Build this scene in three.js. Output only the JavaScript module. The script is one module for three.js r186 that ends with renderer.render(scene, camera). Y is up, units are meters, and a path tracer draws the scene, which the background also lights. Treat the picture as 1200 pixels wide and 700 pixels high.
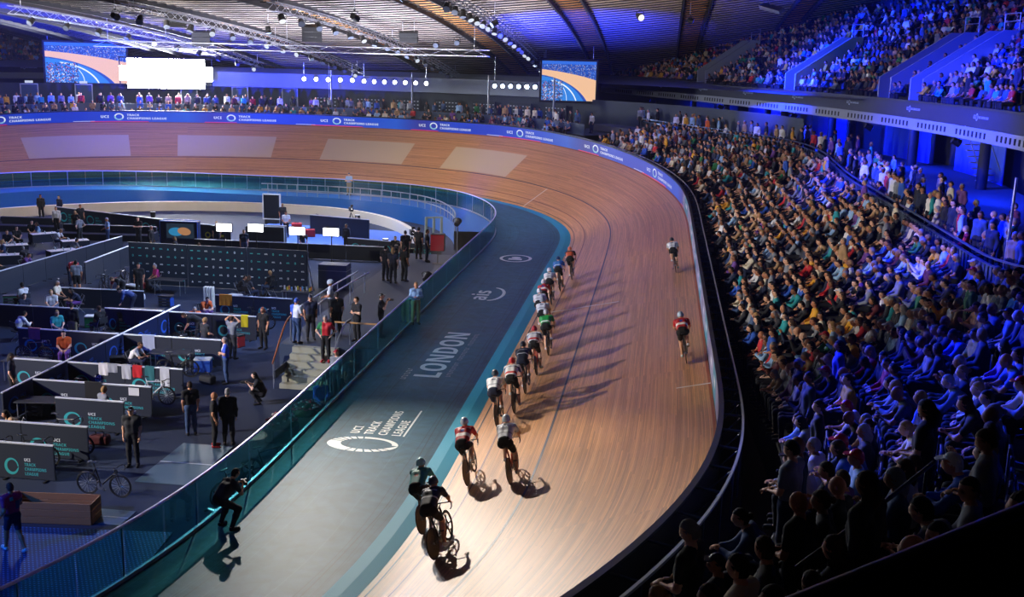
import * as THREE from 'three';
import { mergeGeometries } from 'three/addons/utils/BufferGeometryUtils.js';
import { RoundedBoxGeometry } from 'three/addons/geometries/RoundedBoxGeometry.js';
import { RectAreaLightUniformsLib } from 'three/addons/lights/RectAreaLightUniformsLib.js';

// ---------- camera, exposure, lights ----------
const renderer = new THREE.WebGLRenderer({ antialias: true });
renderer.toneMapping = THREE.LinearToneMapping;
renderer.toneMappingExposure = 0.95;
renderer.shadowMap.enabled = true;
RectAreaLightUniformsLib.init();
const scene = new THREE.Scene();
scene.background = new THREE.Color(0x000000);
const camera = new THREE.PerspectiveCamera(2 * Math.atan(350 / 1289.87) * 180 / Math.PI, 1200 / 700, 0.1, 400);
camera.rotation.order = 'YXZ';
camera.position.set(31.7695, 10.5721, 44.51);
camera.rotation.set(-0.2129, 0.1305, 0.0266);
scene.add(camera);

const WHITE = 0xfff4e6, COOL = 0xb4ccff, BLUE = 0x0a2cff;
const RIG = [];
function spot(pos, to, color, intensity, angle, penumbra = 0.5, size = 6) {
  if (pos[1] > 10) pos[1] = Math.min(pos[1], 12.5 - 0.0011 * pos[2] ** 2 + 0.002 * pos[0] ** 2);      // clear of the roof
  const l = new THREE.SpotLight(color, intensity, 0, angle, penumbra, 2);
  l.position.set(...pos); l.target.position.set(...to);
  l.castShadow = true; l.shadow.radius = size; l.shadow.mapSize.set(2048, 2048); l.shadow.camera.far = 160;
  scene.add(l, l.target);
  RIG.push([pos, to, color]);
  return l;
}
// lamps of the rig: position, aim, colour, candela, half angle
spot([16, 13.0, -1], [28.6, 0, 23.5], WHITE, 2800, 0.29, 0.7, 8);            // over the pits, on the near end of the straight
spot([-13, 13.2, 29], [27.6, 0, 5.5], WHITE, 6400, 0.31, 0.4, 7);           // across the infield onto the straight
spot([-16, 13.0, 6], [33, 2, -22], WHITE, 2300, 0.32, 0.7, 10);        // across onto the bend exit and the side stand
spot([2, 12.6, -14], [6, 2, -52], WHITE, 760, 0.75, 0.7, 12);           // onto the far bend
spot([-4, 12.6, -12], [-22, 2, -46], WHITE, 680, 0.75, 0.7, 12);
spot([16, 12.4, -12], [24, 2, -42], WHITE, 560, 0.7, 0.7, 12);
spot([21, 12.6, -24], [4, -1, -14], COOL, 2200, 0.6, 0.7, 12);           // onto the infield
spot([21, 12.8, 0], [8, -1, 0], COOL, 1500, 0.62, 0.8, 12);
spot([6, 12.6, -26.5], [8, -1, -26], COOL, 900, 0.8, 0.7, 12);
spot([8, 12.6, 16], [23.5, 0, 2], COOL, 620, 0.5, 0.8, 12);              // along the apron
spot([-6, 12.5, 24], [12, -1, 8], BLUE, 800, 0.42, 0.7, 10);            // blue washes on the pits
spot([6, 12.5, 34], [17, -1, 22.5], 0x1a6cff, 1300, 0.26, 0.7, 10);
spot([9, 12.6, 6], [17.5, -1, 18], COOL, 300, 0.3, 0.8, 10);
spot([33.5, 14.0, -8], [47, 8.4, -12], BLUE, 5000, 0.75, 0.6, 12);       // blue washes on the side stands
spot([33.5, 14.0, -34], [46, 9, -38], BLUE, 5000, 0.75, 0.6, 12);
spot([33.5, 14.0, 10], [45, 6, 10], BLUE, 2600, 0.6, 0.6, 12);
spot([26, 12.8, 12], [40, 6, 26], 0x0a2cff, 5600, 0.36, 0.7, 10);
spot([17, 12.8, 14], [35, 4.5, 27], COOL, 520, 0.28, 0.8, 10);
spot([20, 1.2, -20], [24.2, 13, -38], BLUE, 26000, 0.33, 0.9, 10);            // blue and white washes on the ceiling from added floor lamps
spot([-17, 0.6, -12], [-14, 12.6, -36], BLUE, 40000, 0.5, 0.8, 10);
spot([10.5, -0.4, -31.5], [10.5, 12.6, -33], 0xdcdcee, 3600, 1.0, 0.5, 10);
spot([15.0, -0.4, -21.8], [15, 12.6, -22], 0xdcdcee, 2200, 0.9, 0.6, 10);
spot([-3.5, -0.4, -28.5], [-4, 12.6, -30], 0xdcdcee, 3600, 1.0, 0.5, 10);
spot([0, 4.6, -59], [0, 11, -56], 0xc8d0ff, 90, 1.0, 0.5, 10);
spot([21.2, 0.6, -6], [29, 14, -24], 0xe8d8c8, 3600, 0.5, 0.9, 10);
for (const [x, z, tx, tz] of [[30.5, -62.5, 35, -64], [36.6, -47.5, 41, -49], [41, -35, 45.5, -36.5], [44, -23, 48.6, -24], [46, -11, 50.6, -11.5], [46.8, 0, 51.4, 0]]) spot([x, 7.2, z], [tx, 5.2, tz], BLUE, 260, 1.1, 0.5, 6);   // added lamps hidden under the upper tier to brighten the blue panels

// ---------- helpers ----------
let seed = 7;
function rnd() { seed = (seed + 0x6d2b79f5) | 0; let t = Math.imul(seed ^ (seed >>> 15), 1 | seed); t = (t + Math.imul(t ^ (t >>> 7), 61 | t)) ^ t; return ((t ^ (t >>> 14)) >>> 0) / 4294967296; }
const rr = (a, b) => a + (b - a) * rnd(), pick = (a) => a[Math.floor(rnd() * a.length)];
const V = (x, y, z) => new THREE.Vector3(x, y, z), lerp = (a, b, t) => a + (b - a) * t, clamp = (x, a = 0, b = 1) => Math.min(b, Math.max(a, x));
const sm = (t) => { t = clamp(t); return t * t * (3 - 2 * t); };
const matCache = new Map();
function mat(hex, rough = 0.75, metal = 0, extra) {
  const key = hex + '|' + rough + '|' + metal + '|' + (extra ? JSON.stringify(extra) : '');
  if (!matCache.has(key)) matCache.set(key, new THREE.MeshPhysicalMaterial({ color: hex, roughness: rough, metalness: metal, ...extra }));
  return matCache.get(key);
}
function glow(hex, k) { return mat(0x222222, 0.5, 0, { emissive: hex, emissiveIntensity: k }); }
const taken = new Map();
function numbered(name) { const n = taken.get(name) ?? 0; taken.set(name, n + 1); return n ? name + '_' + String(n).padStart(3, '0') : name; }
function shade(o) { o.castShadow = true; o.receiveShadow = true; return o; }
function mesh(name, geo, m, parent) { const o = shade(new THREE.Mesh(Array.isArray(geo) ? merge(geo) : geo, m)); o.name = parent ? name : numbered(name); (parent ?? scene).add(o); return o; }
function merge(gs) { return gs.length === 1 ? gs[0] : mergeGeometries(gs.map((g) => { const h = g.index ? g.toNonIndexed() : g; for (const k of Object.keys(h.attributes)) if (!['position', 'normal', 'uv'].includes(k)) h.deleteAttribute(k); if (!h.attributes.uv) h.setAttribute('uv', new THREE.BufferAttribute(new Float32Array(h.attributes.position.count * 2), 2)); return h; })); }
function tag(o, label, category, group, kind) { Object.assign(o.userData, { label, category }); if (group) o.userData.group = group; if (kind) o.userData.kind = kind; return o; }
function thing(name, label, category, pos = [0, 0, 0], turn = 0, group) { const o = new THREE.Group(); o.name = numbered(name); scene.add(o); o.position.set(...pos); o.rotation.y = turn; return tag(o, label, category, group); }
function struct(name, geo, m, label) { const o = mesh(name, geo, m); o.userData.kind = 'structure'; if (label) o.userData.label = label; return o; }
function structGroup(name, label) { const o = new THREE.Group(); o.name = numbered(name); o.userData = { kind: 'structure', label }; scene.add(o); return o; }
const bx = (w, h, d, x = 0, y = 0, z = 0, ry = 0) => { const g = new THREE.BoxGeometry(w, h, d); if (ry) g.rotateY(ry); return g.translate(x, y, z); };
const rb = (w, h, d, x = 0, y = 0, z = 0, r = 0.02) => new RoundedBoxGeometry(w, h, d, 1, Math.min(r, w / 2.1, h / 2.1, d / 2.1)).translate(x, y, z);
function bar(a, b, r, sides = 6, r2 = r) {
  const A = V(...a), B = V(...b), d = B.clone().sub(A), g = new THREE.CylinderGeometry(r2, r, d.length(), sides, 1);
  g.applyQuaternion(new THREE.Quaternion().setFromUnitVectors(V(0, 1, 0), d.normalize()));
  const c = A.add(B).multiplyScalar(0.5); return g.translate(c.x, c.y, c.z);
}
function pipe(pts, r, sides = 6, seg) { return new THREE.TubeGeometry(new THREE.CatmullRomCurve3(pts.map((p) => V(...p))), seg ?? pts.length * 4, r, sides, false); }
const cyl = (r, h, x, y, z, s = 12, r2 = r) => new THREE.CylinderGeometry(r2, r, h, s).translate(x, y, z);
const ball = (r, x, y, z, w = 10, h = 8) => new THREE.SphereGeometry(r, w, h).translate(x, y, z);
function canvas(w, h, draw, repeat) {
  const c = document.createElement('canvas'); c.width = w; c.height = h; const g = c.getContext('2d'); draw(g, w, h);
  const t = new THREE.CanvasTexture(c); t.colorSpace = THREE.SRGBColorSpace; t.magFilter = THREE.LinearFilter;
  t.wrapS = t.wrapT = THREE.RepeatWrapping; if (repeat) t.repeat.set(...repeat); return t;
}

// ---------- the track's plan: curvature and bank along a 251 m lap, s = 0 halfway down the straight beside the camera ----------
const HALF = 125.5255, NS = 1000, DS = HALF / 500;
const LAP = (() => {
  const k = [], b = [], x = [0], z = [0], th = []; let sum = 0;
  for (let i = 0; i < NS; i++) {
    let m = (i * DS) % HALF; m = Math.min(m, HALF - m);
    let c = clamp((m - 30.7628 / 2) / 9.2315); c = 0.5 * c * c * (3 - 2 * c) + 0.5 * c;
    c *= 1 + 0.0717 * clamp((m - HALF / 4) / (HALF / 4) * 2 - 1, -1, 1);
    k.push(c); sum += c * DS; b.push((12.3452 + (38.0827 - 12.3452) * sm((m - 20.7034 / 2) / 38.0066)) * Math.PI / 180);
  }
  let t = 0;
  for (let i = 0; i < NS; i++) {
    const kk = k[i] * 2 * Math.PI / sum * DS; th.push(t);
    x.push(x[i] - Math.sin(t + kk / 2) * DS); z.push(z[i] - Math.cos(t + kk / 2) * DS); t += kk;
  }
  const mx = (Math.max(...x) + Math.min(...x)) / 2, mz = (Math.max(...z) + Math.min(...z)) / 2;
  return { x: x.map((v) => v - mx), z: z.map((v) => v - mz), th, b };
})();
function lapAt(s) {
  const u = ((s / DS) % NS + NS) % NS, i = Math.floor(u), f = u - i, j = (i + 1) % NS;
  let t0 = LAP.th[i], t1 = LAP.th[j]; if (t1 < t0) t1 += 2 * Math.PI;
  const t = lerp(t0, t1, f);
  return { x: lerp(LAP.x[i], LAP.x[i + 1], f), z: lerp(LAP.z[i], LAP.z[i + 1], f), t, nx: Math.cos(t), nz: -Math.sin(t), b: lerp(LAP.b[i], LAP.b[j], f) };
}
const off = (s, d, y) => { const a = lapAt(s); return [a.x + a.nx * d, y, a.z + a.nz * d]; };
const bankAt = (s, w, h = 0) => { const b = lapAt(s).b; return off(s, w * Math.cos(b) - h * Math.sin(b), w * Math.sin(b) + h * Math.cos(b)); };
const edgeOff = (s) => 7 * Math.cos(lapAt(s).b), edgeY = (s) => 7 * Math.sin(lapAt(s).b);
// sweep a profile [[outward, y], ...] along the lap from s0 to s1; uv in metres
function sweep(s0, s1, n, profile, close = false, path = off) {
  const P = [], U = [], I = []; let m = 0;
  for (let i = 0; i <= n; i++) {
    const s = lerp(s0, s1, i / n), pr = profile(s); if (close) pr.push(pr[0]); m = pr.length; let v = 0;
    pr.forEach((q, j) => { if (j) v += Math.hypot(q[0] - pr[j - 1][0], q[1] - pr[j - 1][1]); P.push(...path(s, q[0], q[1])); U.push(s, v); });
  }
  for (let i = 0; i < n; i++) for (let j = 0; j < m - 1; j++) { const a = i * m + j, c = a + m; I.push(a, a + 1, c, a + 1, c + 1, c); }
  const g = new THREE.BufferGeometry(); g.setAttribute('position', new THREE.Float32BufferAttribute(P, 3)); g.setAttribute('uv', new THREE.Float32BufferAttribute(U, 2)); g.setIndex(I);
  const h = g.toNonIndexed(); h.computeVertexNormals(); return h;
}
function smoothSweep(...a) { const g = sweep(...a); return g; }
const ribbon = (s0, s1, n, w0, w1, h = 0) => {     // on the banked surface
  const P = [], N = [], U = [], I = [], rows = 4;
  for (let i = 0; i <= n; i++) for (let j = 0; j <= rows; j++) {
    const s = lerp(s0, s1, i / n), w = lerp(w0, w1, j / rows), a = lapAt(s); P.push(...bankAt(s, w, h)); U.push(s, w);
    N.push(-a.nx * Math.sin(a.b), Math.cos(a.b), -a.nz * Math.sin(a.b));
  }
  for (let i = 0; i < n; i++) for (let j = 0; j < rows; j++) { const a = i * (rows + 1) + j, c = a + rows + 1; I.push(a, a + 1, c, a + 1, c + 1, c); }
  const g = new THREE.BufferGeometry(); g.setAttribute('position', new THREE.Float32BufferAttribute(P, 3)); g.setAttribute('normal', new THREE.Float32BufferAttribute(N, 3)); g.setAttribute('uv', new THREE.Float32BufferAttribute(U, 2)); g.setIndex(I); return g;
};

// ---------- printed textures ----------
function ringMark(g, cx, cy, r, col, squash = 1) {          // a bold ring that thins on one side and is cut by bars
  g.save(); g.translate(cx, cy); g.scale(1, squash); g.fillStyle = col;
  g.beginPath(); g.arc(0, 0, r, 0, 7); g.arc(r * 0.1, -r * 0.05, r * 0.72, 0, 7, true); g.fill('evenodd');
  g.restore();
}
function stripesCut(g, cx, cy, r, n, a0, a1) { g.save(); g.globalCompositeOperation = 'destination-out'; g.strokeStyle = '#000'; for (let i = 0; i < n; i++) { const a = lerp(a0, a1, i / (n - 1)); g.lineWidth = r * 0.05; g.beginPath(); g.moveTo(cx + Math.cos(a) * r * 0.5, cy + Math.sin(a) * r * 0.5); g.lineTo(cx + Math.cos(a) * r * 1.1, cy + Math.sin(a) * r * 1.1); g.stroke(); } g.restore(); }
const FONT = (px, w = 'bold') => w + ' ' + px + 'px sans-serif';
function leagueText(g, x, y, px, col, col2 = col) { g.textBaseline = 'top'; g.font = FONT(px); g.fillStyle = col; g.fillText('UCI', x, y); g.fillStyle = col2; ['TRACK', 'CHAMPIONS', 'LEAGUE'].forEach((t, i) => g.fillText(t, x, y + px * 1.08 * (i + 1))); }

// wood: narrow pine strips laid along the lap
const woodTex = canvas(2048, 1024, (g, w, h) => {          // 12 m x 3.5 m
  let q = 5; const R = () => ((q = (q * 16807) % 2147483647) / 2147483647);
  for (let j = 0; j < 88; j++) {
    const y = j * h / 88, hh = h / 88 + 1; let x = -R() * 700;
    while (x < w) { const L = 500 + R() * 700, l = 0.86 + R() * 0.22, o = R() * 14; g.fillStyle = `rgb(${Math.min(255, 192 * l + o) | 0},${(140 * l + o * 0.5) | 0},${(94 * l) | 0})`; g.fillRect(x, y, L, hh); g.fillStyle = 'rgba(70,40,24,.35)'; g.fillRect(x, y, 2, hh); x += L; }
    g.fillStyle = 'rgba(60,34,20,.34)'; g.fillRect(0, y, w, 1.6);
  }
  for (let i = 0; i < 5200; i++) { g.fillStyle = R() < 0.5 ? 'rgba(255,226,180,.07)' : 'rgba(80,44,24,.09)'; g.fillRect(R() * w, R() * h, 30 + R() * 190, 1 + R() * 1.6); }
  for (let i = 0; i < 240; i++) { g.fillStyle = R() < 0.6 ? 'rgba(60,38,26,.10)' : 'rgba(240,214,176,.12)'; g.fillRect(R() * w, R() * h, 150 + R() * 800, 1 + R() * 5); }
}, [1 / 12, 1 / 3.5]);
const woodM = new THREE.MeshPhysicalMaterial({ map: woodTex, roughness: 0.42, specularIntensity: 0.6 });
const apronTex = canvas(1024, 1024, (g, w, h) => {           // 10 m square of painted slab with scuffs and faint tyre lines
  let q = 9; const R = () => ((q = (q * 16807) % 2147483647) / 2147483647);
  g.fillStyle = '#2d5e78'; g.fillRect(0, 0, w, h);
  for (let i = 0; i < 1500; i++) { g.fillStyle = R() < 0.5 ? 'rgba(120,170,190,.03)' : 'rgba(4,14,26,.05)'; g.beginPath(); g.ellipse(R() * w, R() * h, 10 + R() * 90, 2 + R() * 14, R() * 3, 0, 7); g.fill(); }
  for (let i = 0; i < 26; i++) { g.strokeStyle = R() < 0.6 ? 'rgba(6,16,28,.35)' : 'rgba(150,190,205,.12)'; g.lineWidth = 1 + R() * 2; g.beginPath(); const y = R() * h; g.moveTo(0, y); g.bezierCurveTo(w * 0.3, y + R() * 40 - 20, w * 0.7, y + R() * 40 - 20, w, y); g.stroke(); }
}, [1 / 10, 1 / 10]);
const apronM = new THREE.MeshPhysicalMaterial({ map: apronTex, roughness: 0.5, specularIntensity: 0.2 });
const carpetTex = canvas(512, 512, (g, w, h) => {
  let q = 21; const R = () => ((q = (q * 16807) % 2147483647) / 2147483647);
  g.fillStyle = '#142440'; g.fillRect(0, 0, w, h);
  for (let i = 0; i < 9000; i++) { g.fillStyle = R() < 0.5 ? 'rgba(90,120,160,.10)' : 'rgba(0,4,12,.14)'; g.fillRect(R() * w, R() * h, 2, 2); }
}, [1 / 3, 1 / 3]);
const carpetM = new THREE.MeshPhysicalMaterial({ map: carpetTex, roughness: 0.85 });
const DARK = mat(0x0c0f16, 0.8), CONC = mat(0x3a3d44, 0.85), STEEL = mat(0xb9c0cc, 0.3, 0.8), BLACKM = mat(0x0b0c10, 0.55), NAVY = mat(0x0e1a30, 0.6), CREAM = mat(0xcfc8b4, 0.7), TEAL = mat(0x2bb7bd, 0.5);

// ---------- floors and track ----------
const FL = -1.2;
const mFar = (s) => { const m = ((s % HALF) + HALF) % HALF; return Math.min(m, HALF - m); };
const glassOff = (s) => -4.7 - 4.2 * sm((mFar(s) - 36) / 26);
{
  const fl = new THREE.PlaneGeometry(50, 92, 1, 1).rotateX(-Math.PI / 2); const uv = fl.attributes.uv; for (let i = 0; i < uv.count; i++) uv.setXY(i, uv.getX(i) * 50, uv.getY(i) * 92);
  struct('floor', fl.translate(0, FL, 0), carpetM, 'dark blue carpeted infield floor');
  struct('floor_apron', sweep(0, 2 * HALF, 500, (s) => [[glassOff(s) - 0.1, 0], [-2.6, 0], [-0.66, 0]]), apronM, 'dark blue painted apron inside the track');
  struct('wall_infield', sweep(0, 2 * HALF, 300, (s) => [[glassOff(s) - 0.1, FL], [glassOff(s) - 0.1, 0.0]]), mat(0x141d2c, 0.7), 'low dark wall between apron and infield floor');
  const tr = structGroup('cycling_track', 'banked wooden cycling track of narrow pine strips');
  mesh('track_surface', ribbon(0, 2 * HALF, 600, 0, 7.02), woodM, tr);
  mesh('blue_band', sweep(0, 2 * HALF, 500, () => [[-0.66, 0.004], [-0.33, 0.03], [0, 0.004]]), mat(0x1f8fb0, 0.6, 0, { specularIntensity: 0.4 }), tr);
  mesh('black_measuring_line', ribbon(0, 2 * HALF, 500, 0.2, 0.25, 0.004), mat(0x15151a, 0.5), tr);
  mesh('red_sprint_line', ribbon(0, 2 * HALF, 500, 0.87, 0.92, 0.004), mat(0x5a1a1c, 0.5), tr);
  mesh('blue_stayers_line', ribbon(0, 2 * HALF, 500, 2.45, 2.52, 0.004), mat(0x12233f, 0.5), tr);
  for (const [s, a, b] of [[1.0, 0.2, 3.7], [37, 0.05, 2.4], [238, 6.0, 7.0]]) mesh('white_cross_line', ribbon(s - 0.05, s + 0.05, 1, a, b, 0.006), mat(0xd8d2c4, 0.5), tr);
  for (const [a, b] of [[76.3, 83.9], [65.2, 72.7], [53.7, 61.1], [42.7, 49.9]]) mesh('blanked_advert_panel', ribbon(a, b, 14, 2.62, 5.32, 0.008), mat(0xc4ab84, 0.6), tr).userData.label = 'pale tan blanked rectangle on the boards';
  mesh('painted_edge_glow', ribbon(0, 2 * HALF, 500, 6.93, 7.0, 0.005), mat(0xa0522e, 0.6), tr);  // orange glow of the screen on the top edge, painted as a line
}

// ---------- perimeter fence with its running screen ----------
const ledTex = canvas(2048, 128, (g, w, h) => {
  const gr = g.createLinearGradient(0, 0, w, 0); [[0, '#0a35c8'], [0.3, '#0b46d8'], [0.5, '#1257d2'], [0.62, '#2a2f9c'], [0.8, '#0b3fd0'], [1, '#0a35c8']].forEach(([a, c]) => gr.addColorStop(a, c));
  g.fillStyle = gr; g.fillRect(0, 0, w, h);
  for (let i = 0; i < 2; i++) {
    const x = 240 + i * 1024; g.fillStyle = '#eef4ff'; g.textBaseline = 'middle'; g.font = FONT(44); g.fillText('UCI', x, 62);
    g.strokeStyle = '#eef4ff'; g.lineWidth = 13; g.beginPath(); g.arc(x + 165, 62, 36, 0, 7); g.stroke(); g.strokeStyle = '#1fc0c8'; g.lineWidth = 7; g.beginPath(); g.arc(x + 165, 62, 36, 0.6, 3.4); g.stroke();
    g.font = FONT(36); g.fillText('TRACK', x + 235, 42); g.fillText('CHAMPIONS LEAGUE', x + 235, 84);
  }
  g.fillStyle = '#ffffff'; g.fillRect(0, h - 12, 190, 5); g.fillStyle = '#f03a72'; g.fillRect(150, h - 9, 520, 9); g.fillRect(1180, h - 9, 300, 9);
}, [1 / 16, 1]);
{
  const f = structGroup('trim_fence', 'perimeter fence with blue running advertising screen around the track');
  const H = 0.98, n = 500, ledM = new THREE.MeshPhysicalMaterial({ color: 0x050505, roughness: 0.4, emissive: 0xffffff, emissiveIntensity: 0.85, emissiveMap: ledTex });
  const strip = (s0, s1, m, name) => { const face = sweep(s0, s1, n, (s) => [[edgeOff(s), edgeY(s) + H - 0.06], [edgeOff(s) + 0.03, edgeY(s) + 0.02]]), uv = face.attributes.uv; for (let i = 0; i < uv.count; i++) uv.setXY(i, -uv.getX(i), 1 - uv.getY(i) / 0.9); return mesh(name, face, m, f); };
  strip(22, 220, ledM, 'led_screen');
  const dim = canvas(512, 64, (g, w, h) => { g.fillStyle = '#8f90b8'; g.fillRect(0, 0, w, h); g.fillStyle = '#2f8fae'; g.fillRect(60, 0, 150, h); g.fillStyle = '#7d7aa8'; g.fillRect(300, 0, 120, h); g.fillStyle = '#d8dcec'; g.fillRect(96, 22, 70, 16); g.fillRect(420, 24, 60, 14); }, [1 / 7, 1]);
  strip(220, 2 * HALF + 22, new THREE.MeshPhysicalMaterial({ map: dim, roughness: 0.5 }), 'dim_screen_paint');  // screen seen at a glancing angle, its dim glow painted as plain colour
  mesh('back_board', sweep(0, 2 * HALF, n, (s) => [[edgeOff(s) + 0.02, edgeY(s) + H], [edgeOff(s) + 0.09, edgeY(s) + H], [edgeOff(s) + 0.09, edgeY(s) - 0.4]]), BLACKM, f);
  mesh('top_rail', sweep(0, 2 * HALF, n, (s) => [[edgeOff(s) - 0.02, edgeY(s) + H], [edgeOff(s) - 0.02, edgeY(s) + H + 0.05], [edgeOff(s) + 0.1, edgeY(s) + H + 0.05], [edgeOff(s) + 0.1, edgeY(s) + H]], true), mat(0x2c3648, 0.35, 0.4), f);
  mesh('outer_rail', sweep(0, 2 * HALF, n, (s) => [[edgeOff(s) + 0.5, edgeY(s) + 0.9], [edgeOff(s) + 0.5, edgeY(s) + 0.95], [edgeOff(s) + 0.55, edgeY(s) + 0.95], [edgeOff(s) + 0.55, edgeY(s) + 0.9]], true), mat(0xb4bcc8, 0.35, 0.3), f);
  mesh('walkway', sweep(0, 2 * HALF, n, (s) => [[edgeOff(s) + 0.09, edgeY(s) - 0.1], [edgeOff(s) + 0.6, edgeY(s) - 0.1], [edgeOff(s) + 0.6, edgeY(s) - 0.9]]), DARK, f);
  const strut = mat(0x3c4c70, 0.4, 0.3);
  for (let s = 196; s < 196 + 180; s += 1.25) {
    const a = off(s, edgeOff(s) + 0.08, edgeY(s) + 0.95), b = off(s, edgeOff(s) + 0.52, edgeY(s) + 0.92), c = off(s, edgeOff(s) + 0.52, edgeY(s) - 0.15);
    mesh('strut', merge([bar(a, b, 0.03, 4), bar(b, c, 0.025, 4), bar([a[0], a[1] - 0.5, a[2]], b, 0.018, 4)]), strut, f);
  }
}

// ---------- infield edge: glass balustrade, raised walkway, landing, stairs ----------
{
  const b = thing('glass_balustrade', 'long curved tinted glass balustrade with bright handrail around the infield', 'balustrade');
  const glassM = new THREE.MeshPhysicalMaterial({ color: 0x8fd0d2, roughness: 0.03, transmission: 1, thickness: 0, ior: 1.45, side: THREE.DoubleSide });
  const S0 = 206, S1 = 2 * HALF + 108, step = 1.6, gm = mat(0x9aa0b4, 0.35, 0.6);
  for (let s = S0; s < S1; s += step) {
    const o = glassOff, e = s + step - 0.03;
    mesh('glass_pane', sweep(s, e, 2, (t) => [[o(t) - 0.01, 0.05], [o(t) - 0.01, 1.16], [o(t) + 0.01, 1.16], [o(t) + 0.01, 0.05]], true), glassM, b);
  }
  mesh('handrail', sweep(S0, S1, 240, (s) => { const o = glassOff(s), r = []; for (let k = 0; k < 6; k++) r.push([o + 0.035 * Math.cos(k * 1.047), 1.19 + 0.035 * Math.sin(k * 1.047)]); return r; }, true), mat(0xc4c8ff, 0.35, 0.2), b);  // pale lilac stands for the blue light on the rail
  mesh('base_channel', sweep(S0, S1, 240, (s) => [[glassOff(s) - 0.04, 0], [glassOff(s) - 0.04, 0.08], [glassOff(s) + 0.04, 0.08], [glassOff(s) + 0.04, 0]], true), gm, b);
  for (let s = S0; s < S1; s += step * 2) mesh('post', bar(off(s, glassOff(s) - 0.05, 0), off(s, glassOff(s) - 0.05, 1.18), 0.02, 5), gm, b);
  // walkway behind the glass at the far bend, with an inner railing
  const wI = (s) => glassOff(s) - 2.6;
  struct('floor_walkway', sweep(24, 104, 120, (s) => [[wI(s), FL], [wI(s), 0], [glassOff(s) - 0.11, 0]]), mat(0x1a62b0, 0.6), 'bright blue walkway behind the glass');
  const r = thing('inner_railing', 'pale grey post and rail fence along the blue walkway', 'railing');
  for (let s = 24; s < 60; s += 1.3) mesh('post', bar(off(s, wI(s) + 0.06, 0), off(s, wI(s) + 0.06, 0.9), 0.03, 5), mat(0x8d97a4, 0.5), r);
  for (const h of [0.88, 0.45]) mesh('rail', sweep(24, 60, 60, (s) => [[wI(s) + 0.03, h - 0.03], [wI(s) + 0.03, h + 0.03], [wI(s) + 0.09, h + 0.03], [wI(s) + 0.09, h - 0.03]], true), mat(0x8d97a4, 0.5), r);
  // cream curved wall
  const pts = [[17.2, -18.5], [16.9, -22], [15.5, -26.1], [12.4, -31.2], [8.1, -34.4], [1.2, -35.3], [-5.2, -33.8], [-10.2, -30.6], [-14, -26.5], [-17, -20]].map(([x, z]) => V(x, 0, z));
  const cv = new THREE.CatmullRomCurve3(pts), g = [];
  const sh = (d, y) => (u) => { const p = cv.getPoint(u), t = cv.getTangent(u); return [p.x + t.z * -d, y, p.z + t.x * d]; };
  const P = [], I = [], n = 80, prof = [[0, FL], [0, -0.5], [0.35, -0.5], [0.35, FL]];
  for (let i = 0; i <= n; i++) for (const [d, y] of prof) P.push(...sh(d, y)(i / n));
  for (let i = 0; i < n; i++) for (let j = 0; j < 3; j++) { const a = i * 4 + j; I.push(a, a + 1, a + 4, a + 1, a + 5, a + 4); }
  const G = new THREE.BufferGeometry(); G.setAttribute('position', new THREE.Float32BufferAttribute(P, 3)); G.setIndex(I); const G2 = G.toNonIndexed(); G2.computeVertexNormals();
  struct('wall_ring', G2, CREAM, 'low cream curved wall around the infield');
  const sp = new THREE.Shape([[4.4, 30.2], [14.3, 29.0], [16.2, 24], [15.6, 20.6], [8.1, 20.6], [5, 24]].map(([x, y]) => new THREE.Vector2(x, y)));
  struct('floor_mat', new THREE.ExtrudeGeometry(sp, { depth: 0.03, bevelEnabled: false }).rotateX(-Math.PI / 2).translate(0, FL, 0), mat(0x4a72c4, 0.8), 'bright blue mat in the infield');
  struct('floor_landing', merge([bx(3.95, 1.19, 20.5, 19.98, FL + 0.6, -4.1)]), mat(0x2a3a52, 0.7), 'raised grey landing at apron level');
  const st = thing('staircase', 'short concrete staircase from the infield floor up to the landing', 'staircase', [19.45, FL, 6.15]);
  for (let i = 0; i < 6; i++) mesh('step', rb(1.7, 0.2 * (6 - i) - 0.02, 0.3, 0, 0.1 * (6 - i), 0.15 + i * 0.29, 0.01), mat(0x9a9a86, 0.8), st);
  for (const x of [-0.9, 0.9]) mesh('string_board', bx(0.06, 0.3, 2.2, x, 0.62, 1.0).rotateX(0), mat(0x2b3340, 0.6), st);
  const hr = (name, label, pts, posts, m) => { const o = thing(name, label, 'handrail'); mesh('rail', pipe(pts, 0.035, 8), m, o); for (const [a, b2] of posts) mesh('post', bar(a, b2, 0.025, 6), STEEL, o); return o; };
  hr('stair_handrail', 'orange wooden handrail beside the staircase', [[18.3, 0.95, 5.6], [18.35, 0.9, 6.3], [18.4, -0.25, 8.0]], [[[18.3, 0, 5.7], [18.3, 0.95, 5.7]], [[18.4, FL, 7.9], [18.4, -0.2, 7.9]]], mat(0x9c5a2c, 0.5));
  hr('stair_handrail', 'steel handrail on the glass side of the staircase', [[20.6, 0.95, 5.6], [20.55, 0.9, 6.3], [20.5, -0.25, 8.0]], [[[20.6, 0, 5.7], [20.6, 0.95, 5.7]], [[20.5, FL, 7.9], [20.5, -0.2, 7.9]]], STEEL);
  hr('guard_rail', 'pale timber guard rail across the head of the stairs', [[20.1, 0.92, 6.0], [21.8, 0.92, 6.0]], [[[20.15, 0, 6.0], [20.15, 0.92, 6.0]], [[21.75, 0, 6.0], [21.75, 0.92, 6.0]]], mat(0xb98a52, 0.5));
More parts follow.
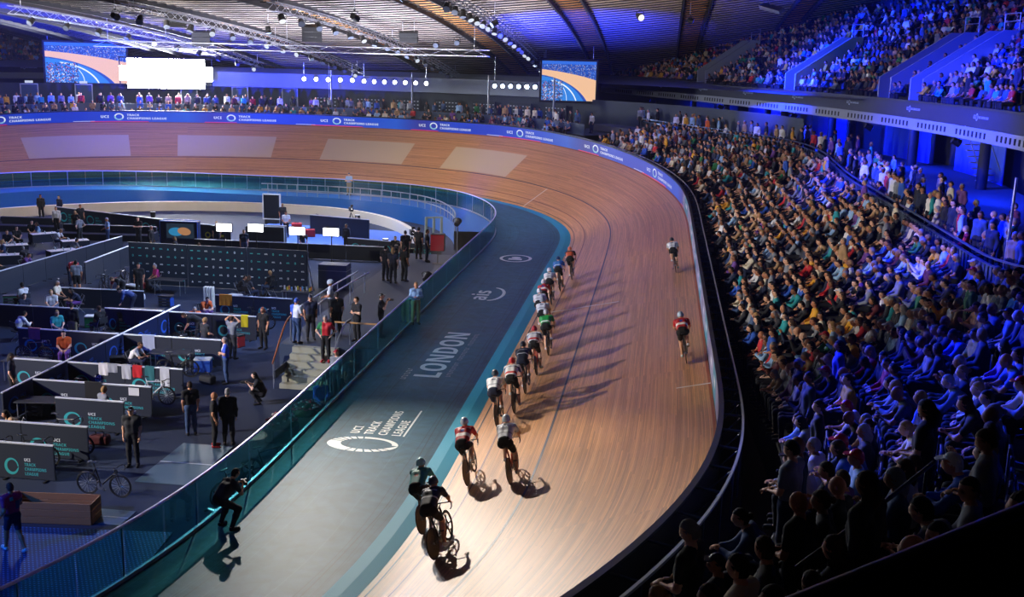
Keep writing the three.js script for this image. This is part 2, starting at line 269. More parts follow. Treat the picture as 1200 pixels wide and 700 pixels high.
  for (const [dx, l] of [[0, 'pale double handrail along the landing edge by the pits'], [0.55, 'second pale handrail on the landing beside the pits']]) hr('landing_rail', l, [[18.1 + dx, 0.95, 4.4], [18.12 + dx, 0.95, 0], [18.3 + dx, 0.95, -3.6]], [4, 1.5, -1, -3.4].map((z) => [[18.13 + dx, 0, z], [18.13 + dx, 0.95, z]]), STEEL);
}

// ---------- stands ----------
const ROWS = 8, TREAD = 0.8;
const nearBend = (s) => 1 - sm(((s < HALF ? s + 2 * HALF : s) - 218) / 22);
const standOff = (s) => edgeOff(s) + 1.15 + 0.75 * nearBend(s), standY = (s) => edgeY(s) + 0.15 + 1.0 * nearBend(s);
const rise = (s) => { const t = s > HALF ? s - 2 * HALF : s; return t < 18 ? 0.34 + 0.08 * nearBend(s) : lerp(0.34, 0.12, sm((t - 18) / 22)); };
const rowAt = (s, r) => [standOff(s) + r * TREAD, standY(s) + r * rise(s)];
const topAt = (s) => rowAt(s, ROWS);
const R0 = 200, R1 = 2 * HALF + 40;
{
  struct('floor_side_stand', sweep(R0, R1, 200, (s) => { const q = [[edgeOff(s) + 0.6, edgeY(s) - 0.9], [standOff(s) - 0.1, edgeY(s) - 0.9]]; for (let r = 0; r < ROWS; r++) { const [o, y] = rowAt(s, r); q.push([o - 0.1, y], [o + TREAD - 0.1, y]); } return q; }), CONC, 'concrete stepped seating tier beside the straight');
  struct('floor_concourse', sweep(R0, R1 + 4, 160, (s) => { const [o, y] = topAt(s); return [[o - 0.1, y - 0.4], [o - 0.1, y + 0.1], [o + 9, y + 0.1]]; }), mat(0x55585e, 0.8), 'concrete concourse behind the side stand');
  const w = thing('concourse_parapet', 'slatted grey parapet with steel rail along the concourse front', 'parapet');
  const slat = mat(0x39465a, 0.5, 0.3);
  let k = 0;
  for (let s = 226; s < R1; s += 0.36, k++) { const [o, y] = topAt(s), a = off(s, o, y + 0.1), t = lapAt(s).t; if (k < 295) mesh('slat', bx(0.05, 0.78, 0.24, 0, 0, 0, t).translate(a[0], a[1] + 0.42, a[2]), slat, w); }
  for (const h of [0.86, 1.08]) mesh('rail', sweep(222, R1, 140, (s) => { const [o, y] = topAt(s); return [[o - 0.04, y + h], [o - 0.04, y + h + 0.05], [o + 0.04, y + h + 0.05], [o + 0.04, y + h]]; }, true), mat(0x4b5f86, 0.3, 0.6), w);
  mesh('backing', sweep(222, R1, 140, (s) => { const [o, y] = topAt(s); return [[o + 0.05, y + 0.08], [o + 0.05, y + 0.86]]; }), mat(0x1c2532, 0.6), w);
}
// upper tier on the camera's side and its mirror across the hall
const FP = [[22, -80], [25.3, -72.6], [29.4, -64.1], [33.4, -54.7], [39.3, -38.5], [43.1, -24.6], [45.2, -12.4], [46, -1.7], [46.2, 10], [46, 24]];
const fcv = new THREE.CatmullRomCurve3(FP.map(([x, z]) => V(x, 0, z))), FLEN = fcv.getLength();
const fpath = (side) => (u, d, y) => { const t = clamp(u / FLEN), p = fcv.getPointAt(t), a = fcv.getTangentAt(t); return [side * (p.x + a.z * d), y, p.z - a.x * d]; };
const UROWS = 13, upRow = (r) => [0.7 + r * 0.82, 8.75 + r * 0.5];
const fasTex = canvas(1024, 64, (g, w, h) => { g.fillStyle = '#0c1838'; g.fillRect(0, 0, w, h); g.fillStyle = '#b9c6e8'; g.textBaseline = 'middle'; g.font = FONT(17); g.fillText('UCI', 470, 28); g.lineWidth = 4; g.strokeStyle = '#b9c6e8'; g.beginPath(); g.arc(520, 28, 11, 0, 7); g.stroke(); g.font = FONT(11); g.fillText('TRACK CHAMPIONS LEAGUE', 538, 28); }, [1 / 9, 1]);
for (const side of [1, -1]) {
  const P = fpath(side), u0 = side > 0 ? 8 : 8, u1 = side > 0 ? FLEN : 40, n = 80;
  struct('floor_upper_stand', sweep(u0, u1, n, () => { const q = [[0.1, 8.3]]; for (let r = 0; r < UROWS; r++) { const [o, y] = upRow(r); q.push([o - 0.2, y], [o + 0.62, y]); } return q; }, false, P), CONC, 'dark stepped upper seating tier');
  const f = structGroup('trim_fascia', side > 0 ? 'upper tier front with navy banner above a grey slotted band' : 'upper tier front across the hall with navy banner');
  const ban = sweep(u0, u1, n, () => [[0, 9.0], [-0.02, 8.18]], false, P); const uv = ban.attributes.uv; for (let i = 0; i < uv.count; i++) uv.setXY(i, side * uv.getX(i), 1 - uv.getY(i) / 0.82);
  mesh('banner', ban, new THREE.MeshPhysicalMaterial({ map: fasTex, roughness: 0.6 }), f);
  mesh('slotted_band', sweep(u0, u1, n, () => [[-0.08, 8.17], [-0.1, 7.6], [0.5, 7.55]], false, P), mat(0x8b93a6, 0.6), f);
  mesh('cap_rail', sweep(u0, u1, n, () => [[-0.06, 9.0], [-0.06, 9.08], [0.12, 9.08], [0.12, 9.0]], true, P), mat(0x11151f, 0.5), f);
  mesh('soffit', sweep(u0, u1, n, () => [[0.4, 7.56], [9.5, 7.56]], false, P), mat(0x7c8088, 0.8), f);
  if (side > 0) for (let u = 12, k = 0; u < 100 && k < 150; u += 0.52, k++) { if (k % 10 > 7) continue; const a = P(u, -0.1, 7.88), t = fcv.getTangentAt(u / FLEN), an = Math.atan2(t.x, t.z); mesh('slot', bx(0.03, 0.26, 0.16, 0, 0, 0, an).translate(...a), mat(0x0b0e16, 0.8), f); }
  struct('wall_' + (side > 0 ? 'upper_right' : 'upper_left'), sweep(u0, u1, 40, () => [[UROWS * 0.82 + 0.7, 8], [UROWS * 0.82 + 0.8, 19]], false, P), mat(0x3a4250, 0.8), 'grey wall behind the upper tier');
  struct('wall_' + (side > 0 ? 'right' : 'left'), sweep(u0, u1, 40, () => [[6.2, 0], [6.2, 7.6]], false, P), mat(0x3c4048, 0.8), 'grey back wall of the concourse');
}
{ // blue panels, columns and stairs at the back of the concourse
  const P = fpath(1), at = (u) => Math.atan2(fcv.getTangentAt(u / FLEN).x, fcv.getTangentAt(u / FLEN).z);
  [[23, 5], [30, 6.5], [41.5, 5.6], [52, 7.5], [62, 6], [76, 5]].forEach(([u, w], i) => {
    const o = thing('blue_wall_panel', ['short', 'long', 'second', 'broad', 'narrow', 'last'][i] + ' blue lit panel between dark columns at the back of the concourse', 'wall panel', P(u + w / 2, 5.2, 3.6), at(u + w / 2), 'blue panels behind the concourse');
    const nb = Math.round(w / 0.9); for (let k = 0; k < nb; k++) mesh('board', rb(0.06, 3.9, w / nb - 0.02, 0, 2.0, -w / 2 + (k + 0.5) * w / nb, 0.01), mat(0x2a52c8, 0.5), o);
    mesh('top_rail', bx(0.1, 0.08, w, 0, 3.96, 0), DARK, o);
  });
  for (const u of [22, 29, 37, 40, 48, 51, 60, 69]) tag(mesh('concourse_column', cyl(0.28, 4.4, ...P(u, 3.6, 5.4), 14), mat(0x1a1f2a, 0.7)), 'round dark concrete column holding up the upper tier', 'column', 'concourse columns');
  for (const [u, l] of [[38.5, 'steel stair flight climbing between the blue panels'], [66, 'dark stair flight at the back of the concourse beside the flag pole']]) {
    const o = thing('stair_flight', l, 'staircase', P(u, 4.4, 4.3), at(u));
    for (let i = 0; i < 10; i++) mesh('step', bx(1.0, 0.05, 0.3, 0.2, 0.3 + i * 0.3, 1.6 - i * 0.32), mat(0x7d8088, 0.6), o);
    for (const x of [-0.35, 0.75]) mesh('handrail', bar([x, 1.2, 1.7], [x, 4.1, -1.4], 0.03, 6), STEEL, o);
  }
  const fpz = thing('flag_pole', 'slim pale pole standing at the concourse edge', 'pole', off(239.5, 15.0, 4.3)); mesh('pole', bar([0, 0, 0], [0.05, 3.4, 0], 0.045, 8), STEEL, fpz); mesh('base', cyl(0.16, 0.06, 0, 0.03, 0), BLACKM, fpz);
  // side walls of the ways out onto the upper tier
  [[30, 'first'], [47, 'second'], [62, 'third'], [66.5, 'fourth']].forEach(([u, l]) => {
    const o = thing('vomitory', l + ' grey sloping side wall of the way out onto the upper tier', 'stair wall', P(u, 0, 8.7), at(u));
    const shp = new THREE.Shape([[0.6, 0], [5.4, 0], [5.4, 3.9], [4.6, 3.9], [0.6, 1.3]].map(([a, b]) => new THREE.Vector2(a, b)));
    for (const z of [-0.85, 0.85]) mesh('side_wall', new THREE.ExtrudeGeometry(shp, { depth: 0.16, bevelEnabled: false }).translate(0, 0.2, z), mat(0x8f97a6, 0.7), o);
    mesh('guard_rail', merge([bar([5.4, 4.1, -0.8], [5.4, 5.0, -0.8], 0.03), bar([5.4, 4.1, 0.9], [5.4, 5.0, 0.9], 0.03), bar([5.4, 5.0, -0.8], [5.4, 5.0, 0.9], 0.03), bar([5.4, 4.6, -0.8], [5.4, 4.6, 0.9], 0.025)]), STEEL, o);
  });
  // balcony edge just below the camera
  const q = thing('balcony_parapet', 'black balcony parapet and rail at the edge of the upper level', 'parapet', [32.53, 9.3, 41.57], Math.atan2(0.77, -0.75) - Math.PI / 2);
  mesh('panel', bx(9, 1.55, 0.08, 0, -0.82, 0), mat(0x16181c, 0.9), q); mesh('rail', pipe([[-4.5, -0.03, 0], [0, -0.03, 0], [4.5, -0.03, 0]], 0.03, 8), mat(0x14181e, 0.4, 0.4), q); mesh('deck', bx(9, 0.15, 2.2, 0, -1.6, 1.2), mat(0x16181c, 0.9), q);
  const ah = thing('aisle_handrail', 'thin black handrail climbing the aisle among the near spectators', 'handrail'); mesh('rail', pipe([[33.2, 6.1, 34.9], [34.1, 6.25, 33.7], [34.9, 6.4, 32.6]], 0.025, 6), mat(0x1c2433, 0.4, 0.5), ah);
  for (const [x, y, z] of [[33.3, 6.1, 34.77], [34.8, 6.4, 32.73]]) mesh('post', bar([x, y - 1.4, z], [x, y, z], 0.02), BLACKM, ah);
}
// far end: stepped stand, back wall, bulkhead
{
  const A = 42, B = 108;
  struct('floor_far_stand', sweep(A, B, 120, (s) => { const q = [[edgeOff(s) + 0.74, edgeY(s) - 0.6]]; for (let r = 0; r < 3; r++) q.push([edgeOff(s) + 1.4 + r * 0.8, edgeY(s) - 0.2 + r * 0.3], [edgeOff(s) + 2.2 + r * 0.8, edgeY(s) - 0.2 + r * 0.3]); q.push([edgeOff(s) + 3.8, edgeY(s) + 0.6], [15.2, edgeY(s) + 0.6]); return q; }), CONC, 'dark stepped stand around the far bend');
  struct('wall_far', sweep(A - 16, B + 12, 120, () => [[15.0, 3.5], [15.0, 7.4]]), mat(0x2c3846, 0.7), 'dark blue grey back wall behind the far stand');
  struct('trim_bulkhead', sweep(47.6, 71.5, 80, () => [[14.2, 7.35], [14.0, 7.4], [13.8, 8.75], [15.6, 9.2]]), mat(0x9aa6bc, 0.7), 'pale grey bulkhead above the far stand');
  struct('trim_far_rail', sweep(A, B, 120, (s) => [[edgeOff(s) + 3.7, edgeY(s) + 0.6], [edgeOff(s) + 3.7, edgeY(s) + 1.5], [edgeOff(s) + 3.78, edgeY(s) + 1.5], [edgeOff(s) + 3.78, edgeY(s) + 0.6]]), mat(0x46566c, 0.4), 'grey rail wall behind the far seats');
}

// ---------- roof: a saddle, low over the bends ----------
const roofY = (x, z) => 13.8 - 0.0011 * z * z + 0.0020 * x * x;
{
  const g = new THREE.PlaneGeometry(130, 150, 52, 60).rotateX(-Math.PI / 2), p = g.attributes.position; for (let i = 0; i < p.count; i++) p.setY(i, roofY(p.getX(i), p.getZ(i)) + 0.22); g.computeVertexNormals();
  const c = structGroup('ceiling', 'saddle shaped timber panelled roof'); mesh('roof_deck', g, mat(0x4a3f36, 0.9), c);
  const cols = [], pm = [mat(0xa79c92, 0.7), mat(0x988f88, 0.7), mat(0xb2a698, 0.7), mat(0x9f958e, 0.7)], om = mat(0xb9803f, 0.7), list = [];
  for (let k = -10; k <= 4; k++) { const x0 = 18.2 + 8.2 * k; for (let j = 0; j < 3; j++) cols.push([x0 + j * 2.1 + 0.08, x0 + (j + 1) * 2.1 - (j === 2 ? 0.08 : -0.08), 0]); cols.push([x0 + 6.5, x0 + 8.0, 1]); }
  for (const [a, b, kind] of cols) for (let z = -71; z < 40; z += 1.25) list.push([a, b, z, kind]);
  const cam = camera.position; const score = ([a, b, z]) => { const x = (a + b) / 2; if (z > -14 || x < -12 || x > 44) return 1e3; return Math.hypot(x - cam.x, z - cam.z); };
  list.sort((q, w) => score(q) - score(w));
  const slab = (a, b, z, kind) => { const d = kind ? 0.8 : 1.17, P = [], t = kind ? 0.14 : 0.03, tilt = kind ? 0.12 : 0.05;
    for (const up of [0, 0.05]) for (const [x, zz, e] of [[a, z, 0], [b, z, 0], [b, z + d, tilt], [a, z + d, tilt]]) P.push(x, roofY(x, zz) + up + e - t * 0, zz);
    const G = new THREE.BufferGeometry(); G.setAttribute('position', new THREE.Float32BufferAttribute(P, 3)); G.setIndex([0, 1, 2, 0, 2, 3, 4, 6, 5, 4, 7, 6, 0, 4, 5, 0, 5, 1, 1, 5, 6, 1, 6, 2, 2, 6, 7, 2, 7, 3, 3, 7, 4, 3, 4, 0]); const h = G.toNonIndexed(); h.computeVertexNormals(); h.setAttribute('uv', new THREE.BufferAttribute(new Float32Array(72), 2)); return h; };
  list.slice(0, 298).forEach(([a, b, z, kind]) => mesh('ceiling_panel', slab(a, b, z, kind), kind ? om : pick(pm), c));
  const rest = list.slice(298); const mk = (f, m) => { const o = mesh('ceiling_panels_beyond', merge(rest.filter(f).map((q) => slab(...q))), m, c); o.userData.kind = 'stuff'; };
  mk((q) => !q[3], pm[0]); mk((q) => q[3], om);
  for (let k = -9; k <= 4; k++) for (const x of [18.2 + 8.2 * k, 24.5 + 8.2 * k]) {
    const pts = []; for (let z = -71; z <= 40; z += 3) pts.push([x, roofY(x, z) - 0.12, z]);
    mesh('rib', merge(pts.slice(1).map((q, i) => { const a = pts[i]; const m = [(a[0] + q[0]) / 2, (a[1] + q[1]) / 2, (a[2] + q[2]) / 2], L = Math.hypot(q[1] - a[1], 3); return bx(0.14, 0.3, L + 0.02).rotateX(-Math.atan2(q[1] - a[1], 3)).translate(...m); })), mat(0x23262e, 0.6), c);
  }
  for (let z = -70.4; z < -6; z += 1.25) { const q = []; for (let x = -60; x < 60; x += 4) { const a = [x, roofY(x, z) - 0.02, z], b = [x + 4, roofY(x + 4, z) - 0.02, z]; q.push(bar(a, b, 0.045, 4)); } mesh('purlin', merge(q), mat(0x2b2a2e, 0.8), c); }
  struct('wall_end', sweep(-40 + 62, 104, 60, () => [[15.5, 8.8], [24, 9.4]]), mat(0x6a6e76, 0.8), 'grey soffit at the far edge of the roof');
  // outer shell of the hall
  struct('wall_back', merge([bx(140, 24, 0.4, 0, 10, -84), bx(0.4, 24, 160, 66, 10, -6), bx(0.4, 24, 160, -66, 10, -6), bx(140, 24, 0.4, 0, 10, 70), bx(140, 0.4, 160, 0, -2.2, -6)]), mat(0x3a3d42, 0.9), 'grey outer walls of the hall');
}

// ---------- people: one skin per figure from a smooth union of tapered bones ----------
function fieldOf(bones, k) {
  const B = bones.map(([a, b, ra, rb]) => { const d = [b[0] - a[0], b[1] - a[1], b[2] - a[2]]; return [a[0], a[1], a[2], d[0], d[1], d[2], 1 / Math.max(1e-9, d[0] * d[0] + d[1] * d[1] + d[2] * d[2]), ra, rb - ra]; });
  return (x, y, z) => {
    let m = 9;
    for (const q of B) {
      const px = x - q[0], py = y - q[1], pz = z - q[2]; let t = (px * q[3] + py * q[4] + pz * q[5]) * q[6]; t = t < 0 ? 0 : t > 1 ? 1 : t;
      const ex = px - t * q[3], ey = py - t * q[4], ez = pz - t * q[5], d = Math.sqrt(ex * ex + ey * ey + ez * ez) - q[7] - t * q[8];
      const h = Math.max(k - Math.abs(m - d), 0) / k; m = Math.min(m, d) - h * h * k * 0.25;
    }
    return m;
  };
}
function nets(bones, cell, k = 0.05) {      // surface nets
  const lo = [9, 9, 9], hi = [-9, -9, -9];
  for (const [a, b, ra, rb] of bones) for (const [p, r] of [[a, ra], [b, rb]]) for (let i = 0; i < 3; i++) { lo[i] = Math.min(lo[i], p[i] - r - cell * 2); hi[i] = Math.max(hi[i], p[i] + r + cell * 2); }
  const f = fieldOf(bones, k), n = [0, 1, 2].map((i) => Math.ceil((hi[i] - lo[i]) / cell) + 1), [nx, ny, nz] = n, val = new Float32Array(nx * ny * nz);
  for (let kz = 0, i = 0; kz < nz; kz++) for (let j = 0; j < ny; j++) for (let q = 0; q < nx; q++, i++) val[i] = f(lo[0] + q * cell, lo[1] + j * cell, lo[2] + kz * cell);
  const id = (x, y, z) => x + nx * (y + ny * z), vert = new Int32Array(nx * ny * nz).fill(-1), P = [], N = [], I = [];
  for (let z = 0; z < nz - 1; z++) for (let y = 0; y < ny - 1; y++) for (let x = 0; x < nx - 1; x++) {
    let sx = 0, sy = 0, sz = 0, c = 0;
    const corner = (q) => val[id(x + (q & 1), y + ((q >> 1) & 1), z + ((q >> 2) & 1))];
    for (let e = 0; e < 8; e++) for (const bit of [1, 2, 4]) if (!(e & bit)) { const a = corner(e), b = corner(e | bit); if ((a < 0) !== (b < 0)) { const t = a / (a - b); sx += (e & 1) + (bit === 1 ? t : 0); sy += ((e >> 1) & 1) + (bit === 2 ? t : 0); sz += ((e >> 2) & 1) + (bit === 4 ? t : 0); c++; } }
    if (c) { vert[id(x, y, z)] = P.length / 3; P.push(lo[0] + (x + sx / c) * cell, lo[1] + (y + sy / c) * cell, lo[2] + (z + sz / c) * cell); }
  }
  for (let i = 0; i < P.length; i += 3) { const [x, y, z] = [P[i], P[i + 1], P[i + 2]], e = 0.004, g = V(f(x + e, y, z) - f(x - e, y, z), f(x, y + e, z) - f(x, y - e, z), f(x, y, z + e) - f(x, y, z - e)).normalize(); N.push(g.x, g.y, g.z); }
  const quad = (a, b, c, d, flip) => { if (a < 0 || b < 0 || c < 0 || d < 0) return; flip ? I.push(a, c, b, a, d, c) : I.push(a, b, c, a, c, d); };
  for (let z = 1; z < nz - 1; z++) for (let y = 1; y < ny - 1; y++) for (let x = 1; x < nx - 1; x++) {
    const a = val[id(x, y, z)] < 0;
    if (a !== (val[id(x + 1, y, z)] < 0)) quad(vert[id(x, y - 1, z - 1)], vert[id(x, y, z - 1)], vert[id(x, y, z)], vert[id(x, y - 1, z)], !a);
    if (a !== (val[id(x, y + 1, z)] < 0)) quad(vert[id(x - 1, y, z - 1)], vert[id(x - 1, y, z)], vert[id(x, y, z)], vert[id(x, y, z - 1)], !a);
    if (a !== (val[id(x, y, z + 1)] < 0)) quad(vert[id(x - 1, y - 1, z)], vert[id(x, y - 1, z)], vert[id(x, y, z)], vert[id(x - 1, y, z)], !a);
  }
  const g = new THREE.BufferGeometry(); g.setAttribute('position', new THREE.Float32BufferAttribute(P, 3)); g.setAttribute('normal', new THREE.Float32BufferAttribute(N, 3)); g.setAttribute('uv', new THREE.Float32BufferAttribute(new Float32Array(P.length / 3 * 2), 2)); g.setIndex(I); return g;
}
function paint(g, rgb) { const n = g.attributes.position.count, c = new Float32Array(n * 3); for (let i = 0; i < n; i++) c.set(typeof rgb === 'function' ? rgb(i) : rgb, i * 3); g.setAttribute('color', new THREE.BufferAttribute(c, 3)); return g; }
function joinColored(gs) { return mergeGeometries(gs.map((g) => { const h = g.index ? g.toNonIndexed() : g; if (!h.attributes.uv) h.setAttribute('uv', new THREE.BufferAttribute(new Float32Array(h.attributes.position.count * 2), 2)); return h; })); }
// head: face forward is +z; eyes at half height, nose, mouth, ears, chin
const RX = 0.077, RY = 0.118, RZ = 0.1;
function headGeo(w = 18, h = 14) {
  const g = new THREE.SphereGeometry(1, w, h), p = g.attributes.position, dirs = [];
  for (let i = 0; i < p.count; i++) {
    let x = p.getX(i), y = p.getY(i), z = p.getZ(i); dirs.push([x, y, z]);
    const jaw = clamp(-y) ; let X = x * RX * (1 - 0.3 * jaw * jaw), Y = y * RY, Z = z * RZ * (1 - 0.12 * jaw);
    if (z > 0) { Z -= 0.006 * Math.exp(-((y - 0.05) ** 2) / 0.02) * (Math.abs(x) > 0.15 ? 1 : 0); Z += 0.022 * Math.exp(-(x * x) / 0.018 - ((y + 0.16) ** 2) / 0.03); Z += 0.007 * Math.exp(-(x * x) / 0.06 - ((y + 0.45) ** 2) / 0.012); Z += 0.012 * Math.exp(-(x * x) / 0.08 - ((y + 0.8) ** 2) / 0.03); }
    p.setXYZ(i, X, Y, Z);
  }
  g.computeVertexNormals();
  paint(g, (i) => { const [x, y, z] = dirs[i]; if (z > 0.5 && Math.abs(y - 0.08) < 0.1 && Math.abs(Math.abs(x) - 0.38) < 0.14) return [0.25, 0.22, 0.22]; if (z > 0.6 && Math.abs(y + 0.48) < 0.09 && Math.abs(x) < 0.28) return [0.85, 0.45, 0.45]; return [1, 1, 1]; });
  const ears = [-1, 1].map((s) => paint(new THREE.SphereGeometry(1, 6, 5).scale(0.012, 0.03, 0.018).translate(s * RX * 0.98, -0.005, -0.008), [0.95, 0.9, 0.9]));
  return joinColored([g, ...ears]);
}
const HAIR = {};
function hairGeo(kind) {
  if (HAIR[kind]) return HAIR[kind];
  const g = new THREE.SphereGeometry(1, 16, 12), p = g.attributes.position, idx = g.index, keep = [];
  const low = (z) => kind === 'long' ? (z > 0.25 ? 0.42 : -1.1) : kind === 'bald' ? 2 : (z > 0.2 ? 0.48 : z > -0.3 ? 0.05 : -0.45);
  for (let t = 0; t < idx.count; t += 3) { let y = 0, z = 0; for (let q = 0; q < 3; q++) { y += p.getY(idx.getX(t + q)) / 3; z += p.getZ(idx.getX(t + q)) / 3; } if (y > low(z)) keep.push(idx.getX(t), idx.getX(t + 1), idx.getX(t + 2)); }
  for (let i = 0; i < p.count; i++) { let x = p.getX(i), y = p.getY(i), z = p.getZ(i); const w = 1 + 0.025 * Math.sin(i * 2.7); let Y = y * RY * 1.09, X = x * RX * 1.1 * w, Z = z * RZ * 1.09 * w - 0.003; if (kind === 'long' && y < 0) { Y = y * 0.23; X = x * RX * 1.15 + Math.sign(x) * 0.025 * -y; Z = Math.min(z, 0.25) * RZ * 1.25 - 0.02 * -y - (y < -0.2 ? 0.02 : 0); } p.setXYZ(i, X, Y, Z); }
  g.setIndex(keep); const gs = [g.toNonIndexed()];
  if (kind === 'bun') gs.push(ball(0.042, 0, 0.03, -0.125, 8, 6).toNonIndexed());
  if (kind === 'cap') gs.push(new THREE.CylinderGeometry(0.075, 0.082, 0.012, 10).scale(0.95, 1, 0.9).rotateX(0.12).translate(0, 0.058, 0.1).toNonIndexed());
  const m = merge(gs); m.computeVertexNormals(); return (HAIR[kind] = m);
}
function helmetGeo() {   // smooth aero shell with a rim and visor
  const g = new THREE.SphereGeometry(1, 18, 14, 0, 7, 0, Math.PI * 0.58), p = g.attributes.position;
  for (let i = 0; i < p.count; i++) { const x = p.getX(i), y = p.getY(i), z = p.getZ(i); p.setXYZ(i, x * 0.103, y * 0.135 + 0.012, z * (z < 0 ? 0.165 : 0.128) - 0.01); }
  g.computeVertexNormals(); const rim = new THREE.TorusGeometry(1, 0.06, 6, 20).rotateX(Math.PI / 2).scale(0.1, 0.12, 0.138).translate(0, -0.018, -0.02);
  return merge([g, rim]);
}
// hand: palm with four unequal bent fingers and a thumb leaving the side of the palm
function handGeo(wrist, dir, side, curl) {
  const gs = [new THREE.SphereGeometry(1, 8, 6).scale(0.04, 0.016, 0.05).translate(0, 0, 0.05)];
  [[-0.028, 0.062, 0.0075], [-0.009, 0.075, 0.008], [0.01, 0.07, 0.008], [0.028, 0.054, 0.007]].forEach(([x, L, r]) => {
    const a = [x, 0, 0.088], b = [x * 1.1, -Math.sin(curl * 0.6) * L * 0.5, 0.088 + Math.cos(curl * 0.6) * L * 0.5], c = [x * 1.1, b[1] - Math.sin(curl * 1.5) * L * 0.5, b[2] + Math.cos(curl * 1.5) * L * 0.5];
    gs.push(bar(a, b, r, 5, r * 0.92), bar(b, c, r * 0.92, 5, r * 0.7));
  });
  const t = side; gs.push(bar([t * -0.032, -0.002, 0.03], [t * -0.058, -0.014, 0.06], 0.011, 5, 0.009), bar([t * -0.058, -0.014, 0.06], [t * -0.062, -0.024, 0.088], 0.009, 5, 0.007));
  const g = merge(gs), d = V(...dir).normalize(), up = Math.abs(d.y) > 0.9 ? V(side, 0, 0.2) : V(side * 0.35, 1, 0), xA = up.clone().cross(d).normalize(), yA = d.clone().cross(xA);
  g.applyMatrix4(new THREE.Matrix4().makeBasis(xA, yA, d).setPosition(...wrist)); return g;
}
const mirror = (v) => [-v[0], v[1], v[2]];
function figure(J, { cell = 0.034, sleeves = 'short', legs = 'long', fat = 1, head = [18, 14], curl = 0.7, lean = 0 } = {}) {
  const g = (k, side) => (J[k + side] ?? (side === 'R' ? mirror(J[k + 'L']) : J[k]));
  const torso = [], armU = [], armF = [], pelvis = [], thigh = [], calf = [], foot = [];
  const { pel, che, nec, hd } = J;
  for (const s of ['L', 'R']) {
    const q = s === 'L' ? 1 : -1, sh = g('sh', s), el = g('el', s), wr = g('wr', s), hip = g('hip', s), kn = g('kn', s), an = g('an', s), toe = g('toe', s) ;
    torso.push([[pel[0] + 0.055 * q, pel[1] + 0.05, pel[2]], [che[0] + 0.075 * q, che[1], che[2]], 0.1 * fat, 0.105 * fat], [[che[0] + 0.06 * q, che[1], che[2]], [lerp(nec[0], sh[0], 0.62), lerp(nec[1], sh[1], 0.8) - 0.03, lerp(nec[2], sh[2], 0.6)], 0.1, 0.062]);
    torso.push([sh, [lerp(nec[0], sh[0], 0.3), lerp(nec[1], sh[1], 0.5), lerp(nec[2], sh[2], 0.5)], 0.058, 0.06]);
    armU.push([sh, el, 0.054, 0.041]); armF.push([el, wr, 0.041, 0.027]);
    pelvis.push([[pel[0] + 0.05 * q, pel[1] + 0.05, pel[2]], hip, 0.105 * fat, 0.095 * fat]); thigh.push([hip, kn, 0.085, 0.057]); calf.push([kn, [lerp(kn[0], an[0], 0.35), lerp(kn[1], an[1], 0.35), lerp(kn[2], an[2], 0.35) - 0.01], 0.054, 0.055], [[lerp(kn[0], an[0], 0.35), lerp(kn[1], an[1], 0.35), lerp(kn[2], an[2], 0.35) - 0.01], an, 0.055, 0.037]);
    foot.push([[an[0], an[1] - 0.03, an[2] - 0.03], toe, 0.04, 0.033]);
  }
  const neck = [[nec[0], nec[1] - 0.06, nec[2] - 0.01], [lerp(nec[0], hd[0], 0.75), lerp(nec[1], hd[1], 0.75), lerp(nec[2], hd[2], 0.75)], 0.056, 0.052];
  const infl = (bs, e) => bs.map(([a, b, r, t]) => [a, b, r + e, t + e]), cut = (bs, t0, t1) => bs.map(([a, b, r, t]) => [a.map((v, i) => lerp(v, b[i], t0)), a.map((v, i) => lerp(v, b[i], t1)), lerp(r, t, t0), lerp(r, t, t1)]);
  const body = paint(nets([...torso, ...armU, ...armF, ...pelvis, ...thigh, ...calf, ...foot, neck], cell), [1, 1, 1]);
  const hm = new THREE.Matrix4().makeRotationFromEuler(new THREE.Euler(J.nod ?? 0, J.turn ?? 0, J.tilt ?? 0, 'YXZ')).setPosition(...hd);
  const hg = headGeo(...head).applyMatrix4(hm), hands = ['L', 'R'].map((s) => { const el = g('el', s), wr = g('wr', s); return paint(handGeo(wr, J['hd' + s] ?? [wr[0] - el[0], wr[1] - el[1], wr[2] - el[2]], s === 'L' ? 1 : -1, curl), [1, 1, 1]); });
  const out = { body: joinColored([body, hg, ...hands]), hm };
  const sl = sleeves === 'long' ? [...armU, ...cut(armF, 0, 0.93)] : cut(armU, 0, 0.62);
  out.shirt = nets(infl([...torso, ...sl], 0.017), cell);
  { const ax = V(nec[0] - pel[0], nec[1] - pel[1], nec[2] - pel[2]), L2 = ax.lengthSq(), p = out.shirt.attributes.position, u = out.shirt.attributes.uv; for (let i = 0; i < p.count; i++) u.setXY(i, clamp(p.getX(i) / 0.5 + 0.5, 0.01, 0.99), clamp(((p.getX(i) - pel[0]) * ax.x + (p.getY(i) - pel[1]) * ax.y + (p.getZ(i) - pel[2]) * ax.z) / L2, 0.01, 0.99)); }
  out.trousers = nets(infl([...pelvis, ...(legs === 'long' ? [...thigh, ...calf] : cut(thigh, 0, 0.75))], 0.016), cell);
  out.shoe = foot.map((b) => nets(infl([b], 0.012), Math.max(0.026, cell * 0.8), 0.02));
  out.hairAt = (kind) => { const key = 'h_' + kind; return (out[key] ??= (kind === 'helmet' ? helmetGeo() : hairGeo(kind)).clone().applyMatrix4(hm)); };
  return out;
}
const STAND = { pel: [0, 0.95, 0], che: [0, 1.26, 0.01], nec: [0, 1.48, 0], hd: [0, 1.63, 0.025], shL: [0.185, 1.41, 0], elL: [0.235, 1.12, -0.03], wrL: [0.225, 0.87, 0.06], hipL: [0.085, 0.92, 0], knL: [0.105, 0.5, 0.02], anL: [0.115, 0.09, -0.02], toeL: [0.135, 0.035, 0.14] };
